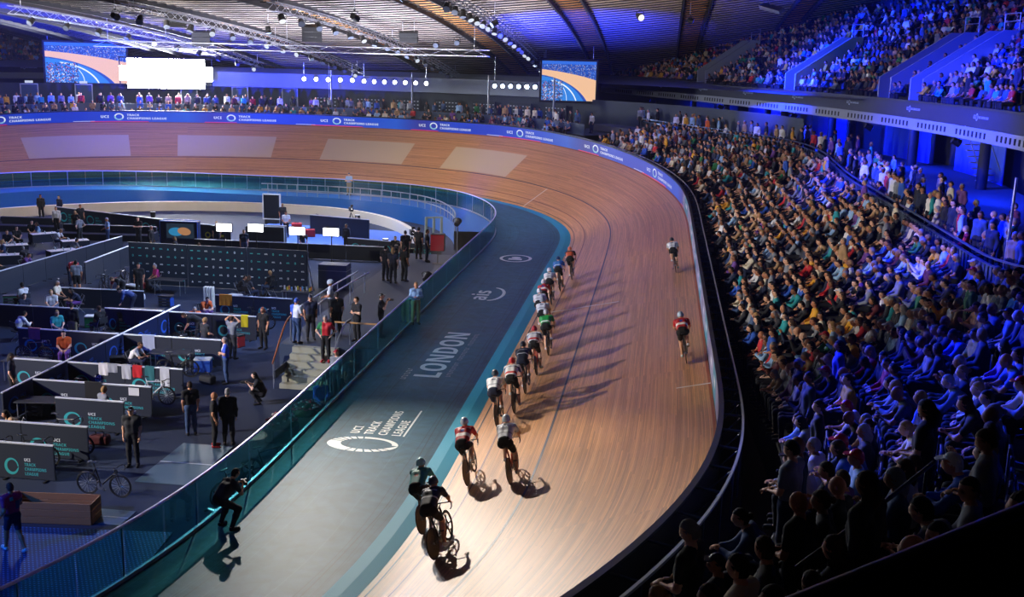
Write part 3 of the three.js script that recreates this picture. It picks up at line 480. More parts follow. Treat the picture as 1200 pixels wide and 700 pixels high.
const SIT = { pel: [0, 0.54, -0.02], che: [0, 0.84, -0.01], nec: [0, 1.06, 0.02], hd: [0, 1.21, 0.06], shL: [0.185, 0.99, 0.01], elL: [0.23, 0.73, 0.1], wrL: [0.1, 0.64, 0.3], hipL: [0.085, 0.52, 0.02], knL: [0.12, 0.52, 0.45], anL: [0.125, 0.09, 0.43], toeL: [0.135, 0.035, 0.59] };
const POSES = {};
function pose(key) {
  if (POSES[key]) return POSES[key];
  const [kind, ...o] = key.split(' '), opt = { sleeves: o.includes('long') ? 'long' : 'short', legs: o.includes('shorts') ? 'short' : 'long', cell: o.includes('crowd') ? 0.04 : o.includes('fine') ? 0.024 : 0.032, head: o.includes('crowd') ? [16, 12] : [20, 16] };
  const J = {
    stand: { ...STAND }, sit: { ...SIT },
    cross: { ...STAND, elL: [0.25, 1.14, 0.06], wrL: [0.02, 1.17, 0.2], elR: [-0.25, 1.12, 0.06], wrR: [-0.02, 1.13, 0.22], hdL: [-1, 0.1, 0.2], hdR: [1, 0.1, 0.1] },
    hips: { ...STAND, elL: [0.36, 1.14, -0.1], wrL: [0.19, 0.98, 0.05], hdL: [-0.7, -0.5, 0.4], hdR: [0.7, -0.5, 0.4] },
    photo: { ...STAND, elL: [0.27, 1.22, 0.16], wrL: [0.07, 1.5, 0.24], elR: [-0.27, 1.2, 0.14], wrR: [-0.07, 1.48, 0.26], hdL: [-0.4, 0.5, 0.6], hdR: [0.4, 0.5, 0.6] },
    head: { ...STAND, elL: [0.33, 1.55, 0.06], wrL: [0.1, 1.74, 0.02], elR: [-0.33, 1.55, 0.06], wrR: [-0.1, 1.74, 0.02], hdL: [-1, 0.1, 0], hdR: [1, 0.1, 0] },
    front: { ...STAND, elL: [0.25, 1.13, 0.03], wrL: [0.08, 1.06, 0.27], elR: [-0.25, 1.13, 0.03], wrR: [-0.08, 1.04, 0.28], nod: 0.3 },
    point: { ...STAND, elL: [0.3, 1.3, 0.2], wrL: [0.24, 1.33, 0.46], nod: 0.15, turn: 0.3 },
    walk: { ...STAND, knL: [0.1, 0.52, 0.14], anL: [0.1, 0.1, 0.22], toeL: [0.11, 0.06, 0.38], knR: [-0.1, 0.5, -0.06], anR: [-0.1, 0.16, -0.3], toeR: [-0.11, 0.05, -0.2], elL: [0.25, 1.14, -0.14], wrL: [0.23, 0.98, 0.06], elR: [-0.25, 1.15, 0.08], wrR: [-0.18, 1.02, 0.3] },
    bend: { ...STAND, pel: [0, 0.92, -0.14], che: [0, 1.12, 0.12], nec: [0, 1.2, 0.33], hd: [0, 1.22, 0.48], nod: 0.9, shL: [0.185, 1.14, 0.28], elL: [0.22, 0.86, 0.32], wrL: [0.14, 0.66, 0.44], hipL: [0.085, 0.89, -0.12], knL: [0.11, 0.48, 0.0] },
    shoot: { ...STAND, pel: [0, 0.74, -0.18], che: [0, 0.98, 0.02], nec: [0, 1.14, 0.16], hd: [0, 1.25, 0.27], nod: 0.3, shL: [0.185, 1.06, 0.13], elL: [0.24, 0.84, 0.24], wrL: [0.07, 0.98, 0.42], hipL: [0.1, 0.72, -0.16], knL: [0.2, 0.48, 0.18], anL: [0.2, 0.09, -0.02], toeL: [0.24, 0.035, 0.14] },
    crouch: { ...SIT, pel: [0, 0.4, -0.12], che: [0, 0.68, 0.0], nec: [0, 0.88, 0.1], hd: [0, 1.02, 0.17], shL: [0.185, 0.81, 0.07], elL: [0.24, 0.6, 0.22], wrL: [0.08, 0.76, 0.4], hipL: [0.1, 0.36, -0.08], knL: [0.17, 0.5, 0.28], anL: [0.16, 0.09, 0.02], toeL: [0.18, 0.035, 0.18] },
    clap: { ...SIT, elL: [0.26, 0.76, 0.14], wrL: [0.05, 0.86, 0.34], elR: [-0.26, 0.76, 0.14], wrR: [-0.05, 0.84, 0.34], hdL: [-0.2, 0.8, 0.5], hdR: [0.2, 0.8, 0.5], nod: 0.1 },
    lean: { ...SIT, che: [0, 0.8, 0.1], nec: [0, 0.98, 0.24], hd: [0, 1.1, 0.33], shL: [0.185, 0.92, 0.2], elL: [0.2, 0.66, 0.38], wrL: [0.04, 0.68, 0.54], elR: [-0.2, 0.66, 0.38], wrR: [-0.04, 0.7, 0.55], nod: 0.1 },
    phone: { ...SIT, elL: [0.25, 0.84, 0.2], wrL: [0.06, 1.1, 0.36], elR: [-0.25, 0.84, 0.2], wrR: [-0.06, 1.1, 0.36], hdL: [-0.3, 0.8, 0.4], hdR: [0.3, 0.8, 0.4] },
    ride: { pel: [0, 1.0, -0.2], che: [0, 1.19, 0.14], nec: [0, 1.27, 0.34], hd: [0, 1.37, 0.45], nod: 0.15, shL: [0.18, 1.22, 0.3], elL: [0.25, 1.02, 0.4], wrL: [0.2, 0.87, 0.56], hdL: [-0.05, -0.3, 0.8], hdR: [0.05, -0.3, 0.8], hipL: [0.085, 0.97, -0.19], knL: [0.105, 0.62, 0.15], anL: [0.115, 0.21, -0.05], toeL: [0.12, 0.13, 0.09], hipR: [-0.085, 0.97, -0.19], knR: [-0.105, 0.86, 0.25], anR: [-0.115, 0.55, -0.03], toeR: [-0.12, 0.47, 0.11] },
  }[kind];
  if (o.includes('left')) { J.turn = 0.7; } if (o.includes('right')) { J.turn = -0.7; }
  if (o.includes('flip')) { const K = { ...J }; for (const k of ['kn', 'an', 'toe', 'hip']) { const l = J[k + 'L'], r = J[k + 'R'] ?? mirror(l); K[k + 'L'] = mirror(r); K[k + 'R'] = mirror(l); } return (POSES[key] = figure(K, opt)); }
  return (POSES[key] = figure(J, opt));
}
const skinMats = [0xe0ac8a, 0xd29a78, 0xc58a66, 0xb27350, 0x8a5638, 0xe6b79a].map((c) => mat(c, 0.6, 0, { vertexColors: true }));
const CLOTH = { black: 0x14151a, charcoal: 0x2a2c33, navy: 0x16203c, grey: 0x7c818a, white: 0xdcdcdc, 'light blue': 0x8fb4dc, blue: 0x2554b8, teal: 0x1f8f96, red: 0xb82028, maroon: 0x5c1a24, green: 0x2c7a44, yellow: 0xdba02a, orange: 0xd8622a, pink: 0xd8869a, purple: 0x6a3f8c, tan: 0xa88660, khaki: 0x8c8262, cream: 0xd8cdb4, denim: 0x324a72, magenta: 0xb02a78 };
const HAIRC = { dark: 0x17120f, brown: 0x3e2818, fair: 0xa98452, grey: 0x8d8d90, red: 0x7a3a1c };
const cloth = (c) => mat(CLOTH[c] ?? c, 0.85);
function person(key, pos, turn, o, label, group) {
  const f = pose(key), t = thing('person', label, 'person', pos, turn, group);
  if (o.size) t.scale.setScalar(o.size);
  mesh('body', f.body, skinMats[o.skin ?? 0], t);
  mesh('shirt', f.shirt, o.shirtM ?? cloth(o.shirt), t); mesh('trousers', f.trousers, cloth(o.legs ?? 'black'), t); for (const g of f.shoe) mesh('shoe', g, cloth(o.shoes ?? 'black'), t);
  const hk = o.hairKind ?? 'short'; if (hk !== 'bald') mesh(hk === 'helmet' ? 'helmet' : hk === 'cap' ? 'cap' : 'hair', f.hairAt(hk), hk === 'helmet' || hk === 'cap' ? mat(o.hatHex ?? CLOTH[o.hat ?? 'black'], 0.35) : mat(HAIRC[o.hair ?? 'dark'], 0.8), t);
  return t;
}

// ---------- bicycles: local +z forward, ground at y = 0 ----------
const RW = 0.335, tyreG = new THREE.TorusGeometry(RW - 0.012, 0.012, 6, 36).rotateY(Math.PI / 2), rimG = new THREE.TorusGeometry(RW - 0.045, 0.022, 6, 36).rotateY(Math.PI / 2).scale(0.7, 1, 1);
const discG = new THREE.CylinderGeometry(RW - 0.02, RW - 0.02, 0.016, 36).rotateZ(Math.PI / 2), hubG = new THREE.CylinderGeometry(0.025, 0.025, 0.09, 10).rotateZ(Math.PI / 2);
const bladeG = [0, 1, 2, 3, 4].map((i) => { const a = i * Math.PI * 2 / 5; return bar([0, Math.sin(a) * 0.02, Math.cos(a) * 0.02], [0, Math.sin(a) * (RW - 0.05), Math.cos(a) * (RW - 0.05)], 0.028, 5, 0.018).scale(0.5, 1, 1); });
const wireG = merge(Array.from({ length: 16 }, (_, i) => { const a = i * Math.PI / 8; return bar([0.02 * (i % 2 ? 1 : -1), 0, 0], [0, Math.sin(a) * (RW - 0.05), Math.cos(a) * (RW - 0.05)], 0.0035, 3); }));
const BB = [0, 0.285, 0], ST = [0, 0.78, -0.15], HT = [0, 0.83, 0.4], HB = [0, 0.7, 0.44], RA = [0, RW, -0.4], FA = [0, RW, 0.57];
const frameG = merge([bar(BB, ST, 0.02), bar(ST, [0, 0.9, -0.19], 0.014), bar(BB, HB, 0.024), bar(ST, HT, 0.018), bar(HB, HT, 0.023), ...[-1, 1].flatMap((s) => [bar([s * 0.03, BB[1], -0.04], [s * 0.06, RA[1], RA[2]], 0.011), bar([s * 0.025, ST[1] - 0.04, ST[2]], [s * 0.06, RA[1], RA[2]], 0.009)])]);
const forkG = merge([-1, 1].map((s) => bar([s * 0.035, 0.69, 0.445], [s * 0.05, FA[1], FA[2]], 0.012, 6, 0.009)));
const barG = merge([bar([0, 0.84, 0.4], [0, 0.86, 0.52], 0.016), pipe([[-0.2, 0.72, 0.5], [-0.2, 0.74, 0.6], [-0.2, 0.86, 0.61], [-0.19, 0.87, 0.53], [0, 0.87, 0.52], [0.19, 0.87, 0.53], [0.2, 0.86, 0.61], [0.2, 0.74, 0.6], [0.2, 0.72, 0.5]], 0.014, 6, 40)]);
const saddleG = merge([new THREE.SphereGeometry(1, 10, 6).scale(0.065, 0.022, 0.08).translate(0, 0.945, -0.28), new THREE.SphereGeometry(1, 8, 6).scale(0.028, 0.02, 0.13).translate(0, 0.945, -0.17)]);
const crankG = merge([new THREE.CylinderGeometry(0.095, 0.095, 0.006, 24).rotateZ(Math.PI / 2).translate(-0.05, BB[1], 0), bar([-0.05, BB[1], 0], [0.06, BB[1], 0], 0.02), bar([0.065, BB[1], 0], [0.07, BB[1] - 0.165, 0.02], 0.012), bar([-0.065, BB[1], 0], [-0.07, BB[1] + 0.165, -0.02], 0.012)]);
const pedalG = (s) => rb(0.09, 0.018, 0.06, s * 0.115, BB[1] - s * 0.165, s * 0.02, 0.006), chainG = merge([bar([-0.05, BB[1] + 0.09, 0], [-0.05, RW + 0.025, -0.4], 0.005, 3), bar([-0.05, BB[1] - 0.09, 0], [-0.05, RW - 0.025, -0.4], 0.005, 3)]);
const PG = [pedalG(1), pedalG(-1)], spokedG = merge(bladeG), CARBON = mat(0x111216, 0.35), TYRE = mat(0x0a0a0c, 0.7);
function bicycle(label, frameHex, { disc = true, wires = false, group, pos = [0, 0, 0], turn = 0 } = {}) {
  const b = thing('track_bicycle', label, 'bicycle', pos, turn, group), fm = mat(frameHex, 0.3);
  mesh('frame', frameG, fm, b); mesh('fork', forkG, fm, b); mesh('handlebar', barG, CARBON, b); mesh('saddle', saddleG, CARBON, b); mesh('crankset', crankG, mat(0x8a8d92, 0.3, 0.8), b); for (const g of PG) mesh('pedal', g, CARBON, b); mesh('chain', chainG, mat(0x55575c, 0.4, 0.8), b);
  for (const [name, a, d] of [['rear_wheel', RA, disc], ['front_wheel', FA, false]]) {
    const w = mesh(name, d ? discG : rimG, CARBON, b); w.position.set(...a); mesh('tyre', tyreG, TYRE, w); mesh('hub', hubG, STEEL, w); if (!d) mesh('spokes', wires ? wireG : spokedG, wires ? STEEL : CARBON, w);
  }
  return b;
}

// ---------- riders ----------
function jersey(base, bits) {       // printed jersey cloth
  const t = canvas(64, 64, (g, w, h) => { g.fillStyle = base; g.fillRect(0, 0, w, h); for (const [c, x, y, a, b] of bits) { g.fillStyle = c; g.fillRect(x, y, a, b); } });
  return new THREE.MeshPhysicalMaterial({ map: t, roughness: 0.6 });
}
const RED = jersey('#b81e26', [['#f0ecec', 0, 34, 64, 12], ['#2f3f9c', 26, 20, 12, 10], ['#f0ecec', 8, 10, 14, 4]]), WHI = jersey('#d9dce4', [['#9fa6b4', 0, 40, 64, 6], ['#2a3a5c', 24, 14, 16, 10]]), NVY = jersey('#1a2338', [['#c9ccd4', 0, 36, 64, 4], ['#c9ccd4', 12, 16, 40, 3]]), TEA = jersey('#2f8f92', [['#8cc8c4', 20, 18, 24, 10], ['#c46a50', 26, 30, 12, 8]]), GRE = jersey('#1f9a48', [['#e6efe6', 0, 44, 64, 8]]), ORA = jersey('#c4502a', [['#1a1a20', 0, 0, 64, 22]]), BLU = jersey('#1a6cc0', [['#e6ecf4', 0, 44, 64, 6]]), WRD = jersey('#d8dade', [['#c42a30', 0, 42, 64, 10], ['#24407c', 0, 12, 64, 8]]);
const RIDERS = [
  [229.3, 0.4, TEA, 'teal', 0x9fd4d8, 'in teal jersey at the back of the bunch', 0x20242c], [227.6, 1.28, NVY, 'dark navy', 0x2a3448, 'in dark navy jersey at the back of the bunch', 0x14161a],
  [232.1, 0.8, RED, 'red and white', 0xb8c8d8, 'in red and white jersey with pale blue helmet', 0x2a2c32], [231.6, 2.0, WHI, 'white', 0xd8e2ea, 'in white jersey riding highest near the blue line', 0xb8442a],
  [236.7, 0.82, WHI, 'white and navy', 0x44505f, 'in white and navy jersey with grey helmet', 0x1a1c22], [237.9, 1.16, WRD, 'white and red', 0xc83038, 'in white with red helmet behind a navy rider', 0x24262c], [239.9, 1.24, NVY, 'navy', 0x1c2436, 'in navy jersey and black helmet in mid bunch', 0x101216],
  [242.0, 1.36, WRD, 'white, red and blue', 0xb82a38, 'in white, red and blue jersey', 0xa83820], [244.5, 1.5, GRE, 'green', 0xc8ccd2, 'in bright green jersey and pale helmet', 0x202226], [246.9, 1.1, WHI, 'grey', 0x9aa2aa, 'in pale grey jersey just ahead of the green rider', 0x24262c],
  [248.9, 0.75, WHI, 'white', 0xe2e6ea, 'in plain white jersey and white helmet', 0x1c1e22], [250.9, 0.7, RED, 'red', 0xe0e2e6, 'in red jersey and white helmet', 0x1c1e22], [2.6, 0.66, WHI, 'white', 0xe8ecf0, 'in white jersey behind the blue rider', 0x1c1e22], [5.5, 0.78, BLU, 'blue', 0x16407a, 'in blue jersey near the front', 0x1c1e22],
  [8.0, 1.12, ORA, 'orange and black', 0xd06a4a, 'in orange and black jersey leading the bunch', 0x1c1e22], [5.5, 6.15, WHI, 'white', 0x2a2a30, 'in white jersey alone high by the fence', 0x1c1e22], [240.7, 6.35, RED, 'red', 0xa8c0d4, 'in red jersey alone high by the fence', 0x1c1e22],
];
RIDERS.forEach(([s, w, jm, col, helm, lab, frame], i) => {
  const a = lapAt(s + 0.4), p = bankAt(s + 0.4, w, 0.006), l = a.b * (i < 15 ? 0.8 : 0.9), f = V(-Math.sin(a.t), 0, -Math.cos(a.t)), u = V(-a.nx * Math.sin(l), Math.cos(l), -a.nz * Math.sin(l)), x = u.clone().cross(f), q = new THREE.Quaternion().setFromRotationMatrix(new THREE.Matrix4().makeBasis(x, u, f));
  const b = bicycle('track bicycle under the cyclist ' + lab, frame, { group: 'racing bicycles on the track' }); b.position.set(...p); b.quaternion.copy(q);
  const key = 'ride shorts ' + (i % 2 ? 'flip ' : '') + (i < 6 ? 'fine' : '');
  const r = person(key, p, 0, { shirtM: jm, legs: i === 4 || i === 6 ? 'navy' : 'black', shoes: 'white', hairKind: 'helmet', hatHex: helm, skin: [0, 1, 5, 0, 1][i % 5] }, 'racing cyclist ' + lab, 'riders on the track'); r.position.set(...p); r.quaternion.copy(q);
});

// ---------- barriers and boards in the infield ----------
const printRing = canvas(512, 256, (g, w, h) => { g.fillStyle = '#152033'; g.fillRect(0, 0, w, h); ringMark(g, 120, 170, 66, '#2aa6ac'); leagueText(g, 240, 92, 34, '#dfe6ee', '#2aa6ac'); });
const printBig = canvas(512, 256, (g, w, h) => { g.fillStyle = '#18263a'; g.fillRect(0, 0, w, h); ringMark(g, 130, 140, 74, '#27b0b4'); leagueText(g, 230, 70, 40, '#27b0b4'); });
const printBlue = canvas(512, 256, (g, w, h) => { g.fillStyle = '#12224c'; g.fillRect(0, 0, w, h); ringMark(g, 130, 140, 74, '#2a66d8'); leagueText(g, 230, 70, 40, '#2a66d8'); });
const printYellow = canvas(512, 256, (g, w, h) => { g.fillStyle = '#1a2029'; g.fillRect(0, 0, w, h); g.fillStyle = '#d8d21e'; g.beginPath(); g.arc(150, 140, 46, 0, 7); g.fill(); g.fillStyle = '#1a2029'; g.beginPath(); g.arc(150, 140, 26, 0, 7); g.fill(); g.fillStyle = '#d8d21e'; g.fillRect(220, 120, 190, 36); });
const pm = (t, r = 0.6) => new THREE.MeshPhysicalMaterial({ map: t, roughness: r });
const PRINT = { ring: pm(printRing), big: pm(printBig), blue: pm(printBlue), yellow: pm(printYellow) };
const RAILW = mat(0xc8ccd6, 0.4), BOARD = mat(0x1a2434, 0.6);
function barrier(a, b, n, print, label, group, h = 1.05, backPrint) {
  const L = Math.hypot(b[0] - a[0], b[1] - a[1]) / n, an = Math.atan2(-(b[1] - a[1]), b[0] - a[0]);
  for (let i = 0; i < n; i++) {
    const t = (i + 0.5) / n, o = thing('barrier_panel', typeof label === 'function' ? label(i) : label, 'barrier', [lerp(a[0], b[0], t), FL, lerp(a[1], b[1], t)], an, group);
    mesh('board', bx(L - 0.02, h - 0.06, 0.05, 0, h / 2, 0), BOARD, o); mesh('top_rail', bx(L - 0.02, 0.035, 0.08, 0, h, 0), RAILW, o);
    for (const x of [-L / 2 + 0.25, L / 2 - 0.25]) mesh('foot', bx(0.06, 0.03, 0.4, x, 0.015, 0), BLACKM, o);
    const p = typeof print === 'function' ? print(i) : print; if (p) mesh('print', new THREE.PlaneGeometry(L - 0.06, h - 0.1).translate(0, h / 2, 0.028), PRINT[p], o);
    if (backPrint) mesh('print', new THREE.PlaneGeometry(L - 0.06, h - 0.1).rotateY(Math.PI).translate(0, h / 2, -0.028), PRINT[backPrint], o);
  }
}
const alt = (...k) => (i) => k[i % k.length];
barrier([0.3, -4], [0.8, -15.5], 6, null, (i) => ['first', 'second', 'third', 'fourth', 'fifth', 'sixth'][i] + ' ring logo board of the guest wall counted from the seated mechanics', 'guest area boards', 1.15, 'big');
barrier([2.95, -7.3], [2.7, -13.3], 3, null, 'dark board with blue ring logo in the short wall beside the logo backdrop', 'short wall boards', 1.15, 'blue');
const ROWSPEC = [[-2.05, null, 12.1, 15.7, 'in the row below the logo backdrop'], [1.6, 8.7, 11.36, 15.4, 'behind the man with hands on head'], [5.62, 7.2, 11.36, 15.5, 'in the row with the black bicycle'], [9.7, 9.4, 11.36, 15.8, 'in the row hung with towels'], [11.88, null, 11.56, 15.7, 'in the row with a white notice'], [13.55, null, 13.3, 15.6, 'beside the man in a face mask'], [15.97, null, 11.56, 15.7, 'in the row by the tan shirted person'], [17.62, null, 12.2, 15.6, 'behind the wooden crate']];
ROWSPEC.forEach(([z, xl, xd, xr, where], i) => {
  if (xl) barrier([xl, z], [xd, z], xl > 9 ? 1 : 2, 'ring', 'dark ring logo board, guest side, ' + where, 'pit boards, guest side, row ' + i);
  const x0 = xl ? 11.56 : xd; barrier([x0, z], [xr, z], xr - x0 < 3 ? 1 : 2, 'ring', 'dark ring logo board, lane side, ' + where, 'pit boards, lane side, row ' + i);
});
barrier([11.46, 0.3], [11.46, 13.5], 6, null, (i) => 'white edged board of the long dividing wall ' + ['at the upper end by the second row', 'below the yellow vest row', 'behind the orange kit rider', 'by the pale blue towel', 'above the towel row', 'beside the white notice row'][i], 'pit dividing wall', 1.05, 'blue');
barrier([4.4, -2.2], [8.5, -2.4], 2, null, 'plain dark board beside the walkway below the backdrop', 'plain boards', 0.95);
barrier([1.5, 1.9], [7.6, 1.8], 3, null, 'plain dark board behind the seated mechanics', 'plain boards by the mechanics', 1.0);
barrier([-9, -25.5], [0.6, -22.0], 4, alt('big', 'big', null), 'dark board with teal logo behind the guest tables', 'far guest boards', 1.2);
barrier([0.8, -21.4], [5.4, -20.6], 2, 'yellow', 'dark board with yellow sponsor mark', 'yellow marked boards', 1.2);
barrier([8.6, -26.5], [13.0, -25.4], 2, null, 'black board with pale lettering on the bright blue mat', 'blue mat boards', 1.3);
barrier([13.2, -19.6], [19.2, -18.6], 3, 'big', 'dark board with ring logo behind the camera crew', 'camera crew boards', 1.0);
barrier([4.5, -17.2], [16, -17.6], 5, null, 'plain dark board under the flood lamps', 'flood lamp boards', 0.9);
{ // logo backdrop
  const lt = canvas(1024, 512, (g, w, h) => { g.fillStyle = '#12283c'; g.fillRect(0, 0, w, h); let q = 3; const R = () => ((q = (q * 16807) % 2147483647) / 2147483647); for (let j = 0; j < 5; j++) for (let i = 0; i < 8; i++) { const x = 70 + i * 126, y = 60 + j * 98; g.fillStyle = R() < 0.35 ? '#4cc4c0' : '#e6eef0'; const k = Math.floor(R() * 5); if (k === 0) { g.beginPath(); g.arc(x, y, 15, 0, 7); g.fill(); g.fillStyle = '#12283c'; g.beginPath(); g.arc(x, y, 7, 0, 7); g.fill(); } else if (k === 1) { g.fillRect(x - 26, y - 5, 52, 10); } else if (k === 2) { g.beginPath(); g.moveTo(x, y - 15); g.lineTo(x + 17, y + 12); g.lineTo(x - 17, y + 12); g.fill(); } else { g.beginPath(); g.arc(x - 16, y, 9, 0, 7); g.fill(); g.fillRect(x - 4, y - 9, 28, 6); g.fillRect(x - 4, y + 1, 34, 6); } } });
  const o = thing('logo_backdrop', 'long dark backdrop wall covered in rows of small pale sponsor logos', 'backdrop', [9.7, FL, -8.1]);
  for (let i = 0; i < 3; i++) { const p = mesh('panel', bx(3.12, 2.15, 0.08, -3.17 + i * 3.17, 1.1, 0), mat(0x12283c, 0.6), o); mesh('logo_print', new THREE.PlaneGeometry(3.1, 2.1).translate(-3.17 + i * 3.17, 1.1, 0.045), pm(lt), p); }
  mesh('frame', merge([-4.75, -1.58, 1.58, 4.75].flatMap((x) => [bar([x, 0, -0.08], [x, 2.1, -0.08], 0.03), bar([x, 1.6, -0.08], [x, 0, -0.9], 0.025)])), STEEL, o);
  const b = thing('flight_case', 'tall grey flight case standing at the end of the logo backdrop', 'case', [15.4, FL, -9.6]); mesh('body', rb(1.5, 1.25, 0.9, 0, 0.68, 0, 0.03), mat(0x5a6a84, 0.6), b); mesh('lid_line', bx(1.52, 0.03, 0.92, 0, 1.0, 0), STEEL, b); for (const x of [-0.6, 0.6]) for (const z of [-0.3, 0.3]) mesh('wheel', cyl(0.05, 0.04, x, 0.05, z, 10).rotateX(0), BLACKM, b);
}
// lettering on the apron, laid flat and read from the stands
function floorPrint(x, z, w, d, label, draw, px = 96) {       // w along the lap (towards -z), d across (towards +x)
  const t = canvas(Math.round(w * px), Math.round(d * px), draw); t.wrapS = t.wrapT = THREE.ClampToEdgeWrapping;
  const g = new THREE.PlaneGeometry(w, d).rotateX(-Math.PI / 2).rotateY(Math.PI / 2);
  const o = mesh('apron_lettering', g.translate(x, 0.006, z), new THREE.MeshPhysicalMaterial({ map: t, roughness: 0.5, transparent: true, alphaTest: 0.4 })); o.userData.kind = 'structure'; o.userData.label = label;
}
floorPrint(24.1, 13.45, 3.9, 1.75, 'white league lettering painted on the apron', (g, w, h) => { leagueText(g, w * 0.02, h * 0.02, h * 0.215, '#e4ecee'); g.fillStyle = '#e4ecee'; g.fillRect(w * 0.02, h * 0.955, w * 0.62, h * 0.03); });
floorPrint(23.95, 16.15, 1.25, 2.1, 'white ring emblem painted on the apron', (g, w, h) => { g.save(); g.translate(w / 2, h / 2); g.rotate(Math.PI / 2); g.scale(1, w / h); ringMark(g, 0, 0, h * 0.48, '#e4ecee'); stripesCut(g, 0, 0, h * 0.48, 6, 0.6, 1.9); stripesCut(g, 0, 0, h * 0.48, 6, 3.5, 4.6); g.restore(); });
floorPrint(24.25, 6.1, 6.6, 0.95, 'huge white LONDON lettering painted on the apron', (g, w, h) => { g.fillStyle = '#dfe6ea'; g.textBaseline = 'alphabetic'; g.font = FONT(h * 1.32); const m = g.measureText('LONDON').width; g.scale(w / m, 1); g.fillText('LONDON', 0, h * 0.985); });
floorPrint(24.98, 6.0, 6.4, 0.26, 'small grey lettering under the city name on the apron', (g, w, h) => { g.fillStyle = '#8d9aa8'; g.textBaseline = 'middle'; g.font = FONT(h * 0.8); for (let i = 0; i < 40; i++) { if (i % 14 > 11) continue; const x = w * (0.02 + i * 0.024); g.fillRect(x, h * 0.2, w * 0.006, h * 0.6); g.fillRect(x, h * (i % 3 ? 0.2 : 0.68), w * 0.015, h * 0.14); } });
floorPrint(23.55, 9.0, 1.4, 0.3, 'small white lettering painted beside the city name', (g, w, h) => { g.fillStyle = '#c8d2d8'; g.textBaseline = 'middle'; g.font = FONT(h * 0.8); for (let i = 0; i < 8; i++) { const x = w * (0.03 + i * 0.12); g.fillRect(x, h * 0.2, w * 0.03, h * 0.6); g.fillRect(x, h * (i % 2 ? 0.2 : 0.66), w * 0.08, h * 0.15); } });
floorPrint(23.9, -4.7, 2.9, 0.85, 'white sponsor lettering painted on the apron', (g, w, h) => { g.fillStyle = '#e4ecee'; g.textBaseline = 'alphabetic'; g.font = FONT(h * 1.25); g.scale(1.5, 1); g.fillText('ais', 0, h * 0.95, w / 1.5); });
floorPrint(24.7, -4.7, 3.2, 0.75, 'white smile curve painted under the sponsor lettering', (g, w, h) => { g.strokeStyle = '#e4ecee'; g.lineCap = 'round'; g.lineWidth = h * 0.2; g.beginPath(); g.ellipse(w / 2, h * 0.02, w * 0.44, h * 0.75, 0, 0.15, 3.0); g.stroke(); });
floorPrint(24.2, -14.3, 2.4, 1.85, 'white oval emblem painted on the apron', (g, w, h) => { g.strokeStyle = '#e4ecee'; g.lineWidth = h * 0.09; g.beginPath(); g.ellipse(w / 2, h / 2, w * 0.43, h * 0.43, 0, 0, 7); g.stroke(); g.fillStyle = '#e4ecee'; g.fillRect(w * 0.3, h * 0.3, w * 0.18, h * 0.4); g.beginPath(); g.arc(w * 0.6, h * 0.5, h * 0.14, 0, 7); g.fill(); });

// ---------- furniture, bags, bikes in the pits ----------
function chair(pos, turn, label, hex = 0x22252c) { const o = thing('folding_chair', label, 'chair', pos, turn, 'folding chairs in the infield'), m = mat(hex, 0.6); mesh('seat', rb(0.42, 0.035, 0.4, 0, 0.44, 0), m, o); mesh('backrest', rb(0.42, 0.26, 0.03, 0, 0.72, -0.2), m, o); for (const x of [-0.19, 0.19]) { mesh('leg', bar([x, 0, 0.2], [x, 0.86, -0.21], 0.012), STEEL, o); mesh('leg', bar([x, 0, -0.2], [x, 0.44, 0.16], 0.012), STEEL, o); } return o; }
function table(pos, turn, label, w = 1.6, hex = 0x20252e, cloth2) { const o = thing('trestle_table', label, 'table', pos, turn, 'tables in the infield'); mesh('tabletop', rb(w, 0.04, 0.75, 0, 0.74, 0), mat(hex, 0.6), o); if (cloth2) mesh('tablecloth', merge([bx(w + 0.03, 0.5, 0.01, 0, 0.5, 0.385), bx(0.01, 0.5, 0.77, w / 2 + 0.01, 0.5, 0), bx(0.01, 0.5, 0.77, -w / 2 - 0.01, 0.5, 0)]), mat(cloth2, 0.9), o); for (const x of [-w / 2 + 0.1, w / 2 - 0.1]) for (const z of [-0.3, 0.3]) mesh('leg', bar([x, 0, z], [x, 0.73, z], 0.018), STEEL, o); return o; }
function cloth3(name, cat, pos, turn, hex, w, h, label) { const g = new THREE.PlaneGeometry(w, h, 8, 8), p = g.attributes.position; for (let i = 0; i < p.count; i++) p.setZ(i, 0.05 + 0.02 * Math.sin(p.getX(i) * 30 + p.getY(i) * 6) * (0.5 - p.getY(i) / h)); const b = g.clone(), q = b.attributes.position; for (let i = 0; i < q.count; i++) q.setXYZ(i, q.getX(i), q.getY(i) * 0.7 + 0.12 * h, -q.getZ(i)); const top = bx(w, 0.012, 0.11, 0, h / 2, 0); [g, b].forEach((x) => x.computeVertexNormals()); const o = mesh(name, merge([g, b, top]), mat(hex, 0.9, 0, { side: THREE.DoubleSide })); o.position.set(pos[0], pos[1] - h / 2 + 0.03, pos[2]); o.rotation.y = turn; tag(o, label, cat); return o; }
[[12.9, 9.7, 0xd8d8dc, 'white towel hung over the pit boards', 0.42], [13.25, 9.7, 0x9aa0aa, 'grey towel hung beside the red towel', 0.3], [13.75, 9.7, 0xb8bcc4, 'pale grey towel with folds hung over the pit boards', 0.5], [14.15, 9.7, 0xc4202a, 'red towel hung over the pit boards', 0.42], [14.6, 9.7, 0x2b6d72, 'teal jersey hung over the pit boards', 0.6], [15.15, 9.7, 0xc8ccd0, 'white jersey hung near the end of the pit boards', 0.7]].forEach(([x, z, c, l, h]) => cloth3('towel', 'towel', [x, FL + 1.05, z], 0, c, 0.34, h, l));
